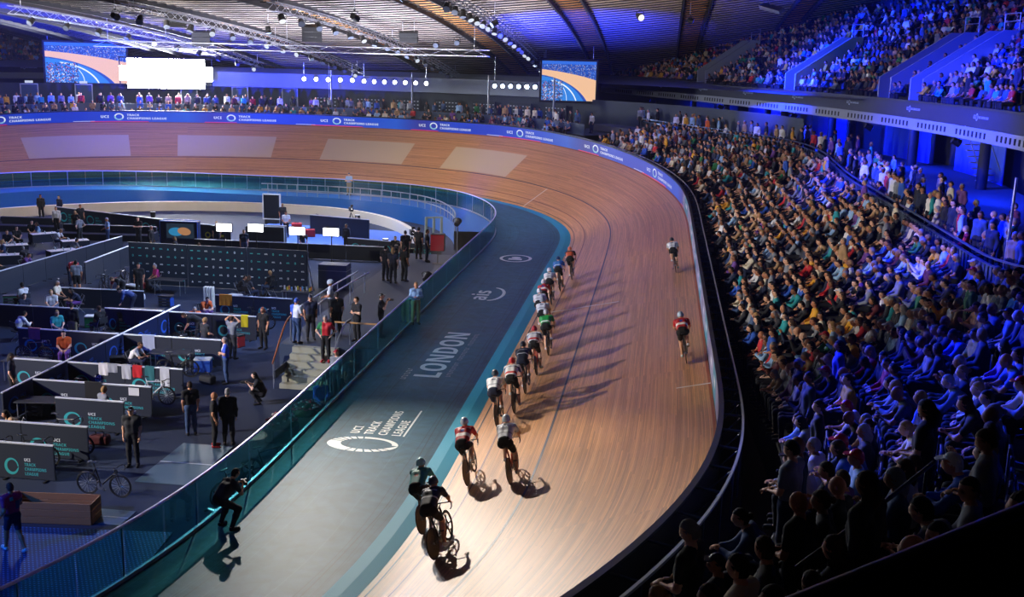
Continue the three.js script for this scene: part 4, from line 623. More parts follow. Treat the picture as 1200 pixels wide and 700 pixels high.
cloth3('jacket', 'jacket', [12.6, FL + 1.05, -2.05], 0, 0xd98a1e, 0.6, 0.5, 'orange yellow jacket hung over the upper pit boards'); cloth3('vest', 'vest', [14.9, FL + 1.05, 1.6], 0, 0xd8c81e, 0.3, 0.5, 'yellow vest hung over the pit boards'); cloth3('towel', 'towel', [12.6, FL + 1.05, 5.62], 0, 0xa8b4cc, 0.5, 0.6, 'pale blue towel on the pit boards behind the bicycle wheels'); cloth3('banner_cloth', 'cloth', [7.9, FL + 1.05, 5.62], 0, 0xa05a70, 0.5, 0.45, 'pinkish patterned cloth on the pit boards by the black bicycle'); cloth3('black_jacket', 'jacket', [13.7, FL + 1.05, 11.88], 0, 0x101218, 0.6, 0.7, 'black jacket hung over the boards by the white notice');
tag(mesh('notice', bx(0.36, 0.26, 0.01, 15.1, FL + 0.86, 11.92), mat(0xd8dce0, 0.6)), 'small white paper notice on the end pit board', 'notice');
const BK = [[8.4, 6.7, 1.55, 'black bicycle with white rimmed wheels parked by the pit boards', 0x16181c, true], [9.6, 4.2, 1.4, 'dark bicycle parked behind the row of boards', 0x1a1c22, true], [15.0, 10.5, 1.5, 'pale framed bicycle leaning by the hanging towels', 0xc8ccd2, true], [14.4, 7.3, 1.7, 'black bicycle standing in the bay with the pale blue towel', 0x14161a, false], [13.1, 3.6, 1.2, 'black bicycle among bags in the middle bay', 0x14161a, false], [14.6, -0.4, 1.6, 'dark bicycle in the bay below the backdrop', 0x1a1c22, true], [4.5, -6.3, 0.2, 'dark bicycle leaning on the guest boards', 0x1c2026, true], [5.0, -7.4, 0.1, 'black bicycle at the corner of the backdrop', 0x14161a, true], [3.5, -3.8, 0.6, 'dark bicycle beside the man in the grey shirt', 0x1c2026, true], [17.3, 18.3, 1.5, 'black bicycle carrying a pale cloth by the wooden crate', 0x14161a, true], [14.2, 14.8, 1.4, 'dark bicycle in the bay by the man with a mask', 0x14161a, true], [13.2, 17.0, 1.8, 'dark bicycle behind the wooden crate', 0x14161a, true], [9.5, -28.5, 0.9, 'black bicycle racked on the blue mat', 0x14161a, true], [8.4, -29.2, 1.1, 'dark bicycle racked beside another on the blue mat', 0x1a1c20, true], [21.0, 18.4, 2.7, 'bicycle with five spoke wheel on a roller stand by the glass', 0x1a1a1e, false], [21.1, 16.2, 2.4, 'black bicycle upright behind the glass by the roller stand', 0x121216, false]];
BK.forEach(([x, z, t, l, c, w]) => { const b = bicycle(l, c, { disc: false, wires: w, pos: [x, FL, z], turn: t }); if (/roller/.test(l) && /five/.test(l)) b.position.y += 0.18; });
{ const o = thing('roller_stand', 'black roller trainer under the bicycle by the glass', 'trainer', [21.0, FL, 18.4], 2.7); mesh('frame', merge([bx(0.04, 0.05, 1.5, -0.25, 0.08, 0.05), bx(0.04, 0.05, 1.5, 0.25, 0.08, 0.05)]), BLACKM, o); for (const z of [-0.55, -0.28, 0.55]) mesh('roller', new THREE.CylinderGeometry(0.055, 0.055, 0.46, 12).rotateZ(Math.PI / 2).translate(0, 0.1, z), STEEL, o); }
function bag(pos, turn, hex, label) { const o = thing('kit_bag', label, 'bag', pos, turn, 'kit bags in the pits'); mesh('body', rb(0.62, 0.32, 0.34, 0, 0.17, 0, 0.1), mat(hex, 0.8), o); mesh('handle', pipe([[-0.14, 0.3, 0.05], [-0.1, 0.42, 0], [0.1, 0.42, 0], [0.14, 0.3, 0.05]], 0.014, 5), BLACKM, o); return o; }
[[9.3, 2.6, 0x16181e, 'black'], [12.4, 2.4, 0x16181e, 'black'], [14.2, 3.0, 0x22304c, 'navy'], [13.4, 4.6, 0x1a50b8, 'bright blue'], [9.0, 7.4, 0x16181e, 'black'], [10.6, 7.8, 0x183a9c, 'blue'], [12.6, 8.6, 0x14161a, 'black'], [15.9, 7.9, 0x14161a, 'black'], [10.3, 3.0, 0xb82028, 'red'], [12.2, 10.9, 0x14161a, 'black'], [13.0, 14.7, 0x1c2a5c, 'navy'], [13.7, 12.7, 0x14161a, 'black'], [14.6, -3.2, 0x14161a, 'black'], [13.3, -4.4, 0x14161a, 'black'], [7.2, -4.6, 0xd8d8d8, 'white'], [8.9, -0.9, 0xc8c8c4, 'pale'], [6.2, -6.9, 0xb02030, 'red'], [15.3, 14.6, 0x501418, 'dark red']].forEach(([x, z, c, n], i) => bag([x, FL, z], i * 1.3, c, n + ' kit bag on the pit floor'));
[[13.6, 0.4, 'black'], [9.9, 0.3, 'black'], [13.9, 6.6, 'black'], [9.4, 8.8, 'dark'], [14.9, -5.2, 'dark'], [12.5, 13.0, 'black'], [8.0, -6.2, 'dark'], [2.4, 0.7, 'dark']].forEach(([x, z, c], i) => table([x, FL, z], (i % 3) * 0.08, c + ' equipment table in a pit bay ' + ['under the backdrop row', 'by the dividing wall', 'behind the pale blue towel', 'by the hung cloths', 'laden with bottles below the backdrop', 'beside the white notice boards', 'in front of the backdrop', 'by the seated mechanics'][i], 1.5));
for (let i = 0; i < 14; i++) { const x = 14.2 + (i % 7) * 0.22, z = -5.35 + Math.floor(i / 7) * 0.25, c = ['white', 'orange', 'black', 'yellow', 'clear blue'][i % 5], o = thing('drinks_bottle', c + ' drinks bottle on the dark table below the backdrop', 'bottle', [x, FL + 0.76, z], 0, 'bottles on the pit table'); mesh('body', cyl(0.037, 0.18, 0, 0.09, 0, 10), mat([0xd8d8d8, 0xd87a2a, 0x1a1a1e, 0xd8c82a, 0x7aa8d8][i % 5], 0.4), o); mesh('cap', cyl(0.022, 0.05, 0, 0.2, 0, 8, 0.014), BLACKM, o); }
{ // white cooler-like cabinet, wooden crate, mesh mat, flowers
  const c = thing('white_cabinet', 'narrow ribbed white portable heater standing in the pits', 'heater', [11.0, FL, -3.9]); for (let i = 0; i < 4; i++) mesh('fin', rb(0.11, 0.95, 0.3, -0.18 + i * 0.12, 0.53, 0, 0.04), mat(0xd2d0c4, 0.5), c); mesh('base', bx(0.5, 0.06, 0.34, 0, 0.03, 0), STEEL, c);
  const o = thing('wooden_crate', 'long open wooden crate on the floor by the runner', 'crate', [16.95, FL, 19.95], 0.11); const wm = mat(0x9c6a3c, 0.7); for (const z of [-0.32, 0.32]) for (let k = 0; k < 3; k++) mesh('plank', rb(2.05, 0.18, 0.03, 0, 0.1 + k * 0.19, z, 0.006), wm, o); for (const x of [-1.03, 1.03]) for (let k = 0; k < 3; k++) mesh('plank', rb(0.03, 0.18, 0.62, x, 0.1 + k * 0.19, 0, 0.006), wm, o); mesh('lining', bx(2.0, 0.02, 0.6, 0, 0.03, 0), mat(0x6a4426, 0.8), o);
  const net = canvas(512, 512, (g, w, h) => { g.fillStyle = '#0c2a5a'; g.fillRect(0, 0, w, h); for (let j = 0; j < 32; j++) for (let i = 0; i < 32; i++) { g.fillStyle = '#3f88c8'; g.beginPath(); g.ellipse(i * 16 + (j % 2) * 8 + 4, j * 16 + 8, 4.6, 3.2, 0.5, 0, 7); g.fill(); } }, [1 / 3.2, 1 / 3.2]);
  const ng = new THREE.BoxGeometry(6.4, 0.02, 6.2); const u = ng.attributes.uv; for (let i = 0; i < u.count; i++) u.setXY(i, u.getX(i) * 6.4, u.getY(i) * 6.2); const n = mesh('studded_mat', ng, new THREE.MeshPhysicalMaterial({ map: net, roughness: 0.6 })); n.position.set(17.3, FL + 0.012, 23.6); n.rotation.y = 0.1; tag(n, 'blue studded rubber mat covering the floor by the runner', 'mat');
  for (const [x, z, l] of [[20.9, 11.7, 'trough of red and white flowers standing by the glass'], [20.5, 13.0, 'second trough of red and pink flowers nearer the two men']]) {
    const f = thing('flower_trough', l, 'flowers', [x, FL, z], 0.1); mesh('trough', rb(0.9, 0.45, 0.9, 0, 0.23, 0, 0.05), mat(0x39484c, 0.7), f); mesh('leaves', new THREE.IcosahedronGeometry(0.5, 2).scale(0.95, 0.5, 0.95).translate(0, 0.55, 0), mat(0x1d3a22, 0.9), f);
    for (let i = 0; i < 46; i++) { const a = rr(0, 6.28), r = Math.sqrt(rnd()) * 0.48; mesh('bloom', new THREE.IcosahedronGeometry(0.055, 0).scale(1, 0.7, 1).translate(Math.cos(a) * r, 0.84 - r * r * 0.9 + rr(-0.03, 0.05), Math.sin(a) * r), mat(pick([0xb02038, 0xc83a50, 0x8c1c3c, 0xd8c8c8, 0xd88a9a]), 0.8), f); }
  }
  for (const [x, z, w, d] of [[18.5, 15.6, 1.6, 3.2], [18.0, 19.6, 1.4, 0.9]]) { const q = mesh('floor_mat_panel', bx(w, 0.015, d), mat(0x3c5866, 0.5)); q.position.set(x, FL + 0.01, z); tag(q, d > 2 ? 'long grey floor mat under the two men in black' : 'small grey floor mat by the wooden crate', 'mat'); mesh('white_edge', bx(w, 0.004, 0.06, 0, 0.01, 0), mat(0xb8c0c4, 0.5), q); }
}
// guest tables
[[-3.2, -10.2], [-4.6, -13.2], [-2.2, -15.6], [-5.2, -17.4], [-1.2, -12.4]].forEach(([x, z], i) => { table([x, FL, z], 0.5 + i * 0.1, ['guest table with white cloth close to the ring logo boards', 'guest table with white cloth among seated guests', 'guest table by the man in a white shirt', 'guest table by the light blue shirt', 'small guest table by the grey shirt'][i], 1.5, 0xc8c8cc, 0x2a3242); for (let k = 0; k < 5; k++) { const o = mesh('drinking_glass', new THREE.CylinderGeometry(0.035, 0.028, 0.12, 8).translate(x - 0.5 + k * 0.24, FL + 0.82, z + (k % 2 ? 0.18 : -0.12)), mat(0xc8d8e0, 0.2)); tag(o, 'small glass standing on a guest table', 'glass', 'glasses on the guest tables'); } });
for (const [x, z, w] of [[-2.6, -20.3, 6], [-9, -22, 4]]) { const o = thing('lounge_sofa', w > 5 ? 'long dark lounge sofa behind the guest tables' : 'short dark lounge sofa at the edge of the guest area', 'sofa', [x, FL, z], 0.1); mesh('seat', rb(w, 0.42, 0.8, 0, 0.22, 0, 0.06), NAVY, o); mesh('backrest', rb(w, 0.6, 0.25, 0, 0.6, -0.4, 0.06), NAVY, o); for (const s of [-1, 1]) mesh('armrest', rb(0.25, 0.6, 0.8, s * w / 2, 0.3, 0, 0.06), NAVY, o); }
// display cabinets with screens, camera stands
const tvTex = canvas(256, 160, (g, w, h) => { g.fillStyle = '#2a3a4c'; g.fillRect(0, 0, w, h); g.fillStyle = '#3aa0d8'; g.beginPath(); g.ellipse(90, 90, 70, 46, 0, 0, 7); g.fill(); g.fillStyle = '#d89a6a'; g.beginPath(); g.ellipse(165, 84, 62, 42, 0.2, 0, 7); g.fill(); });
[[3.0, -18.6, 'blue edged display cabinet with a lit picture behind the backdrop'], [8.6, -18.2, 'white edged dark display cabinet behind the flood lamps']].forEach(([x, z, l], i) => { const o = thing('display_cabinet', l, 'display', [x, FL, z], 0.08); mesh('body', bx(2.3, 1.7, 0.6, 0, 0.86, 0), mat(i ? 0x2a3038 : 0x12224a, 0.6), o); mesh('edge', merge([bar([-1.15, 0, 0.3], [-1.15, 1.72, 0.3], 0.03), bar([1.15, 0, 0.3], [1.15, 1.72, 0.3], 0.03), bar([-1.15, 1.72, 0.3], [1.15, 1.72, 0.3], 0.03), bar([-1.15, 1.72, -0.3], [1.15, 1.72, -0.3], 0.03)]), mat(i ? 0xc8ccd2 : 0x3a66d8, 0.4), o); mesh('screen', new THREE.PlaneGeometry(1.7, 0.9).translate(0.1, 1.15, 0.31), i ? mat(0x1a2028, 0.3) : new THREE.MeshPhysicalMaterial({ color: 0x080808, roughness: 0.4, emissive: 0xffffff, emissiveIntensity: 0.6, emissiveMap: tvTex }), o); });
{ const o = thing('floor_monitor', 'tall dark monitor in a white frame by the cream wall', 'monitor', [4.6, FL, -30.2]); mesh('screen', bx(1.2, 1.7, 0.1, 0, 1.2, 0), mat(0x10141a, 0.3), o); mesh('frame', merge([bx(0.08, 1.8, 0.14, -0.62, 1.2, 0), bx(0.08, 1.8, 0.14, 0.62, 1.2, 0), bx(1.3, 0.08, 0.14, 0, 2.08, 0), bx(1.3, 0.08, 0.14, 0, 0.32, 0)]), mat(0xc8ccd2, 0.4), o); mesh('foot', bx(0.9, 0.3, 0.5, 0, 0.15, 0), BLACKM, o); }
[[7.3, -27.6, 'red'], [9.0, -25.2, 'red']].forEach(([x, z], i) => { const o = thing('red_case', i ? 'red case lying beside the black lettered boards' : 'red case beside the racked bicycles', 'case', [x, FL, z], 0.3); mesh('body', rb(0.7, 0.5, 0.5, 0, 0.27, 0, 0.06), mat(0xb81c28, 0.6), o); mesh('handle', bx(0.3, 0.04, 0.04, 0, 0.56, 0), BLACKM, o); });
{ const o = thing('red_speaker', 'red fronted loudspeaker on a black stand on the landing', 'speaker', [20.4, -0.005, -11.6], 0.1); mesh('cabinet', rb(0.75, 0.9, 0.5, 0, 1.15, 0, 0.04), BLACKM, o); mesh('grille', bx(0.7, 0.84, 0.02, 0, 1.15, 0.26), mat(0xc01a28, 0.7), o); mesh('pole', bar([0, 0, 0], [0, 0.72, 0], 0.03), BLACKM, o); mesh('base', bx(0.5, 0.03, 0.5, 0, 0.015, 0), BLACKM, o); }
function tvCamera(pos, turn, label) { const o = thing('broadcast_camera', label, 'camera', pos, turn); for (let i = 0; i < 3; i++) { const a = i * 2.09; mesh('leg', bar([0, 1.1, 0], [Math.cos(a) * 0.45, 0, Math.sin(a) * 0.45], 0.025), BLACKM, o); } mesh('body', rb(0.22, 0.28, 0.6, 0, 1.32, 0, 0.03), BLACKM, o); mesh('lens', cyl(0.09, 0.3, 0, 0, 0, 14, 0.07).rotateX(Math.PI / 2).translate(0, 1.34, 0.44), mat(0x101114, 0.2), o); mesh('viewfinder', bx(0.16, 0.12, 0.16, 0.1, 1.54, -0.18), BLACKM, o); return o; }
tvCamera([18.6, -0.005, -13.4], 0.4, 'black broadcast camera on a tripod by the crew at the far end of the landing'); tvCamera([17.3, FL, -15.2], 0.2, 'black broadcast camera on a tripod below the landing'); tvCamera([10.5, FL, -29.8], 0.5, 'broadcast camera on a tripod by the racked bicycles');
// flood lamps on stands
[[7.46, -14.6], [9.17, -15.0], [11.75, -14.6], [13.65, -14.8]].forEach(([x, z], i) => { const o = thing('flood_lamp', ['flood lamp panel on a stand nearest the dark display cabinets', 'second bright flood lamp panel on a stand behind the backdrop', 'third bright flood lamp panel before the blue mat', 'flood lamp panel on the tallest black stand at the backdrop end'][i], 'lamp', [x, FL, z]); mesh('housing', rb(0.95, 0.5, 0.12, 0, 2.1, 0, 0.03), BLACKM, o); mesh('panel', bx(0.88, 0.42, 0.02, 0, 2.1, 0.07), glow(0xffffff, 9), o); mesh('stand', bar([0, 0, -0.05], [0, 1.85, -0.05], 0.03), BLACKM, o); for (let k = 0; k < 3; k++) mesh('leg', bar([0, 0.5, -0.05], [Math.cos(k * 2.09) * 0.5, 0, Math.sin(k * 2.09) * 0.5 - 0.05], 0.018), BLACKM, o); const l = new THREE.RectAreaLight(0xf4f8ff, 22, 0.88, 0.42); l.position.set(0, 2.1, 0.1); l.rotation.y = Math.PI; o.add(l); });

{ const o = thing('pale_gate', 'pair of pale square posts with a rail at the end of the blue walkway', 'gate', [17.9, FL, -22.6], 0.5); for (const x of [-0.5, 0, 0.5]) mesh('post', bx(0.14, 2.1, 0.14, x, 1.05, 0), mat(0x9fb0aa, 0.6), o); mesh('rail', bx(1.1, 0.1, 0.1, 0, 2.05, 0), mat(0x9fb0aa, 0.6), o); }
// ---------- people around the infield: [pose, x, z, floor, turn, look, label] ----------
const T = (dx, dz) => Math.atan2(dx, dz);
const FOLK = [
  ['shoot', 22.45, 22.2, 0, T(0.6, -1), { shirt: 'charcoal', legs: 'black', hair: 'dark' }, 'photographer in dark clothes bending with a camera on the apron against the glass'],
  ['stand', 17.62, 13.22, FL, T(-0.6, -1), { shirt: 'black', legs: 'denim', hair: 'brown' }, 'man in black printed shirt and jeans standing alone in the pit lane'],
  ['stand', 18.75, 14.1, FL, T(0.9, -0.4), { shirt: 'black', legs: 'black', hairKind: 'bald', shoes: 'red' }, 'bald person in black with red shoes beside the taller man in black'],
  ['stand long', 19.1, 13.85, FL, T(-0.2, -1), { shirt: 'black', legs: 'black', hair: 'grey', size: 1.04 }, 'tall man all in black seen from behind on the grey floor mat'],
  ['stand', 17.12, 16.1, FL, T(0.2, 1), { shirt: 'charcoal', legs: 'black', hairKind: 'cap', hat: 'black', size: 1.04 }, 'man in dark shirt, black cap and face mask standing by the pit boards'],
  ['walk shorts', 17.0, 21.9, FL, T(-0.8, -0.5), { shirtM: jersey('#a81e5c', [['#1a2a5c', 0, 20, 26, 24], ['#3ac0c8', 30, 8, 12, 10]]), legs: 'navy', shoes: 'white', hair: 'brown' }, 'rider in magenta and navy jersey walking across the blue studded mat'],
  ['cross', 16.53, 7.69, FL, T(-1, 0.5), { shirtM: jersey('#d8dae0', [['#d8742a', 0, 0, 20, 64], ['#1e4cc8', 44, 0, 20, 64]]), legs: 'denim', hair: 'grey' }, 'person in orange, white and blue top with folded arms by the pit boards'],
  ['head', 15.5, 4.5, FL, T(0.3, -1), { shirt: 'grey', legs: 'charcoal', hair: 'brown' }, 'man in grey shirt holding his head with both hands'],
  ['stand', 16.12, 2.74, FL, T(-0.3, 1), { shirt: 'black', legs: 'black', hair: 'red', hairKind: 'long' }, 'person in black shirt with printed front and bushy reddish hair in the pit lane'],
  ['crouch', 18.55, 9.7, FL, T(-1, 0.3), { shirt: 'black', legs: 'charcoal', hairKind: 'long', hair: 'dark' }, 'photographer in black crouching at the foot of the staircase'],
  ['stand long', 20.9, 8.4, FL, T(-0.2, 1), { shirt: 'grey', legs: 'charcoal', hairKind: 'cap', hat: 'red' }, 'person in grey jacket with red cap behind the glass below the stairs'],
  ['stand', 21.6, 9.0, FL, T(-0.5, -1), { shirt: 'charcoal', legs: 'black' }, 'dark dressed person standing behind the glass beside the red cap'],
  ['sit long', 21.0, 10.6, FL, T(0.5, 0.8), { shirt: 'blue', legs: 'denim', hair: 'grey' }, 'person in blue jacket sitting behind the glass by the flowers'],
  ['front', 18.63, 6.0, 0, T(0.4, -1), { shirtM: jersey('#d2dae6', [['#2a58c8', 40, 0, 24, 64]]), legs: 'denim', hairKind: 'cap', hat: 'blue' }, 'person in white and blue shirt standing at the stair head with a bicycle'],
  ['stand', 18.95, 5.3, 0, T(0.5, 1), { shirt: 'navy', legs: 'charcoal', hairKind: 'cap', hat: 'navy' }, 'person in navy top and cap at the stair head'],
  ['hips', 20.0, 6.8, -0.4, T(0.1, 1), { shirtM: jersey('#c01e2a', [['#1f7a44', 0, 0, 18, 64]]), legs: 'black', shoes: 'red', hair: 'grey' }, 'person in red and green top stepping down the staircase'],
  ['stand', 19.77, 4.6, 0, T(-0.6, -1), { shirt: 'black', legs: 'black' }, 'man in black shirt on the landing behind the stair head'],
  ['front', 18.85, 2.4, 0, T(-1, 0.2), { shirtM: jersey('#c8d4e2', [['#2a60b0', 20, 10, 24, 30]]), legs: 'charcoal', hairKind: 'helmet', hatHex: 0xb8c4d0 }, 'rider in pale blue top and helmet leaning by the landing rails'],
  ['cross', 20.73, 5.2, 0, T(-0.8, 1), { shirt: 'black', legs: 'black', hair: 'brown' }, 'man in black with folded arms behind the timber guard rail'],
  ['photo', 21.45, 4.4, 0, T(0.9, -0.2), { shirt: 'black', legs: 'charcoal', hairKind: 'cap', hat: 'black' }, 'photographer in black cap aiming a camera from the landing'],
  ['cross long', 22.25, 1.9, 0.0, T(0.5, 1), { shirt: 'light blue', legs: 'khaki', hair: 'fair' }, 'man in pale blue shirt and khaki trousers standing on the apron by the glass'],
  ['stand', 18.9, -6.4, 0, T(0.2, -1), { shirt: 'black', legs: 'black' }, 'dark figure at the landing rail nearest the backdrop'], ['stand', 19.4, -5.9, 0, T(0, -1), { shirt: 'charcoal', legs: 'black', hair: 'fair', hairKind: 'long' }, 'fair haired person at the landing rail'], ['stand', 19.8, -6.5, 0, T(0.6, -1), { shirt: 'black', legs: 'charcoal' }, 'person in black at the far end of the landing rail'],
  ['stand', 18.75, -11.2, 0, T(-0.4, -1), { shirt: 'black', legs: 'black' }, 'camera operator in black beside the tripod on the landing'], ['stand', 19.15, -12.6, 0, T(0.2, -1), { shirt: 'charcoal', legs: 'black' }, 'second crew member in dark grey on the landing'], ['stand', 19.75, -11.9, 0, T(0.9, -0.3), { shirt: 'black', legs: 'charcoal', hair: 'brown' }, 'third crew member in black near the red speaker'], ['stand', 16.9, -16.6, FL, T(0.1, 1), { shirt: 'black', legs: 'black', hair: 'brown' }, 'man in black at the end of the cream wall'],
  ['cross', 7.9, -38.4, 0, T(0.1, 1), { shirt: 'light blue', legs: 'khaki', hairKind: 'cap', hat: 'navy' }, 'official in pale blue shirt and khaki trousers alone at the far bend glass'],
  ['stand long', -11.2, -27.3, FL, T(0.4, 1), { shirt: 'black', legs: 'black' }, 'person in black at the back of the guest area by the red box'], ['stand long', -9.75, -27.2, FL, T(-0.4, 1), { shirt: 'navy', legs: 'black' }, 'person in dark suit at the back of the guest area'], ['stand long', -6.94, -21.9, FL, T(0.2, 1), { shirt: 'white', legs: 'black' }, 'person in white jacket and dark trousers standing in the guest area'], ['stand', -6.1, -23.4, FL, T(0.6, 0.4), { shirt: 'black', legs: 'black' }, 'person in black beside the teal logo boards'], ['hips', -3.49, -18.5, FL, T(-1, -0.3), { shirt: 'grey', legs: 'charcoal' }, 'person in grey top standing behind the guest tables'],
  ['bend', 2.44, -6.9, FL, T(0.8, 0.6), { shirtM: RED, legs: 'navy', hair: 'fair' }, 'rider in red and white jersey bending by the guest boards'], ['stand shorts', 3.89, -4.79, FL, T(-0.5, -1), { shirt: 'grey', legs: 'black', hair: 'dark' }, 'man in grey shirt and black shorts seen from behind by the bicycles'], ['stand long', 8.5, 3.9, FL, T(-0.2, -1), { shirt: 'black', legs: 'khaki', hair: 'dark' }, 'man in black shirt seen from behind in the bay with the red bag'], ['bend', 6.64, -3.8, FL, T(-0.4, 1), { shirtM: jersey('#14161a', [['#c8242c', 0, 0, 26, 64]]), legs: 'black', hair: 'brown' }, 'person in black and red top leaning at the backdrop corner'], ['stand', 7.05, -4.9, FL, T(0.2, 1), { shirt: 'black', legs: 'black', hair: 'dark' }, 'person in black standing at the backdrop corner'], ['bend long', 8.46, -1.2, FL, T(-1, 0.2), { shirtM: jersey('#27407c', [['#d0d6e0', 8, 8, 40, 14]]), legs: 'navy', hair: 'dark' }, 'rider in blue and white kit bending over the pit boards'],
  ['stand long', 2.27, -16.2, FL, T(1, 0.1), { shirt: 'black', legs: 'black', hair: 'grey' }, 'man in black suit standing behind the logo backdrop'], ['sit', 4.18, -15.3, FL, T(-1, 0.2), { shirt: 'charcoal', legs: 'black', hair: 'fair', hairKind: 'long' }, 'fair haired person in dark top sitting behind the logo backdrop'], ['stand', 7.9, -16.4, FL, T(0.3, 1), { shirt: 'navy', legs: 'denim', hair: 'brown' }, 'person in navy between the flood lamps'], ['sit', 6.3, -13.6, FL, T(0.2, -1), { shirt: 'blue', legs: 'black', hair: 'brown' }, 'person in blue sitting just behind the logo backdrop'],
];
FOLK.forEach(([key, x, z, y, t, o, label], i) => { person(key, [x, y, z], t, { skin: [0, 1, 2, 5, 0, 3][i % 6], ...o }, label, 'people around the infield'); if (key.startsWith('sit')) chair([x, y, z], t, 'dark folding chair under the ' + label.split(' sitting')[0]); });
const SEATED = [
  [-6.68, -18.6, 'sit', 'black', 'seated guest in black waving by the light blue shirt'], [-5.94, -18.0, 'sit', 'light blue', 'seated guest in light blue shirt'], [-3.9, -16.5, 'lean', 'white', 'seated guest in white shirt leaning over a table'], [-1.16, -13.4, 'lean', 'grey', 'seated guest in grey blue shirt with back to the boards'], [-2.09, -10.4, 'lean', 'charcoal', 'seated guest in dark jacket near the ring logo boards'], [-6.24, -16.2, 'sit', 'black', 'seated guest in black at the second table'], [-5.9, -14.7, 'sit', 'navy', 'seated guest in navy at the middle table'], [-4.1, -11.4, 'sit', 'denim', 'seated guest in denim blue at the front table'], [-1.2, -8.6, 'lean', 'purple', 'seated guest in patterned purple top'], [-2.2, -7.6, 'sit', 'maroon', 'seated guest in maroon top with arm stretched'],
  [3.34, -1.1, 'sit', 'white', 'seated mechanic in white shirt by the green box'], [4.6, 0.9, 'sit', 'navy', 'fair haired seated person in navy by the mechanics'], [5.3, -0.1, 'sit', 'white', 'seated person in white top and purple trousers'], [5.9, -1.3, 'lean', 'navy', 'seated person in navy leaning forward among mechanics'], [4.5, -1.9, 'sit', 'cream', 'seated person in cream top among mechanics'], [6.1, 3.9, 'lean', 'white', 'person in white jacket hunched on a chair by the plain boards'], [8.9, 2.4, 'sit', 'black', 'seated person in black behind the blue crates'], [7.6, 3.5, 'sit', 'teal', 'seated person in teal beside the man in black'], [9.67, 6.6, 'cross', 'orange', 'rider in orange and blue kit sitting before the pit boards'], [6.93, -7.0, 'sit', 'magenta', 'rider in pink and blue top sitting high before the logo backdrop'], [11.7, -5.9, 'lean', 'black', 'rider in black sitting before the logo backdrop with hands raised'], [12.4, -5.3, 'sit', 'charcoal', 'rider in dark grey sitting by the heater'], [13.0, -6.8, 'sit', 'black', 'rider in black sitting upright before the logo backdrop'], [12.0, -1.0, 'lean', 'orange', 'person in orange top sitting in the bay by the orange jacket'], [12.4, 0.9, 'lean', 'orange', 'second person in orange top sitting by the dividing wall'], [13.1, 15.3, 'lean', 'tan', 'person in tan top bent forward in the bay by the masked man'], [12.7, 7.2, 'lean', 'white', 'person in white top sitting behind the towel row'], [14.6, 13.0, 'sit', 'grey', 'person with pale cap sitting behind the white notice'],
];
SEATED.forEach(([x, z, k, c, label], i) => { const t = [0.4, -0.8, 1.6, 2.6, -2.0, 0.9][i % 6]; person((k === 'cross' ? 'sit' : k) + (c === 'white' && i % 2 ? ' long' : ''), [x, FL, z], t, { shirt: c, legs: ['black', 'navy', 'denim', 'purple', 'charcoal'][i % 5], hair: ['dark', 'brown', 'fair', 'dark', 'grey'][i % 5], hairKind: i % 4 === 1 ? 'long' : 'short', skin: i % 6 }, label, 'people seated in the infield'); chair([x, FL, z], t, 'folding chair of the ' + label.split(/ (?:by|among|before|behind|over|near|with|leaning|at|in|beside|hunched) /)[0]); });

// spare wheels, tool chests, cool boxes and stands crowding the bays
const wheelSpots = [[13.6, 1.25, 'in the bay by the yellow vest'], [13.2, 5.25, 'behind the pale blue towel'], [10.4, 5.3, 'behind the black bicycle'], [12.3, 9.35, 'behind the towels'], [14.3, 11.55, 'behind the notice boards'], [12.4, 15.6, 'in the bay by the tan shirt'], [9.6, 1.25, 'in the guest side bay'], [14.8, 15.6, 'at the bay end by the crate'], [13.9, -2.4, 'below the backdrop'], [13.0, 17.3, 'behind the crate boards']];
wheelSpots.forEach(([x, z, w], i) => { for (let k = 0; k < 2; k++) { const o = thing('spare_wheel', `${k ? 'spoked spare' : 'black disc spare'} wheel leaning on the boards ${w}`, 'wheel', [x + k * 0.5, FL + RW * 0.98, z - 0.03 - k * 0.04], Math.PI / 2); const r = mesh('rim', k ? rimG : discG, CARBON, o); r.rotation.z = 0.16; mesh('tyre', tyreG, TYRE, r); if (k) mesh('spokes', wireG, STEEL, r); } });
const chestSpots = [[14.9, 2.6, 0xb02a2a, 'red'], [10.9, 2.2, 0x1c2a44, 'navy'], [9.0, 4.9, 0x16181c, 'black'], [15.1, 6.4, 0x1a4aa8, 'blue'], [12.0, 6.9, 0x16181c, 'black'], [14.9, 8.9, 0x7c828c, 'grey'], [12.1, 12.5, 0x16181c, 'black'], [15.3, 13.0, 0x1c2a44, 'navy'], [12.2, 14.4, 0x7c828c, 'grey'], [12.0, 16.8, 0x16181c, 'black'], [15.2, 0.6, 0x16181c, 'black'], [12.0, -4.6, 0x16181c, 'black'], [9.0, -3.6, 0x1a4aa8, 'blue'], [7.8, 1.0, 0x1f8f5a, 'green'], [2.2, -1.9, 0x1f8f5a, 'green'], [6.4, -5.5, 0x16181c, 'black']];
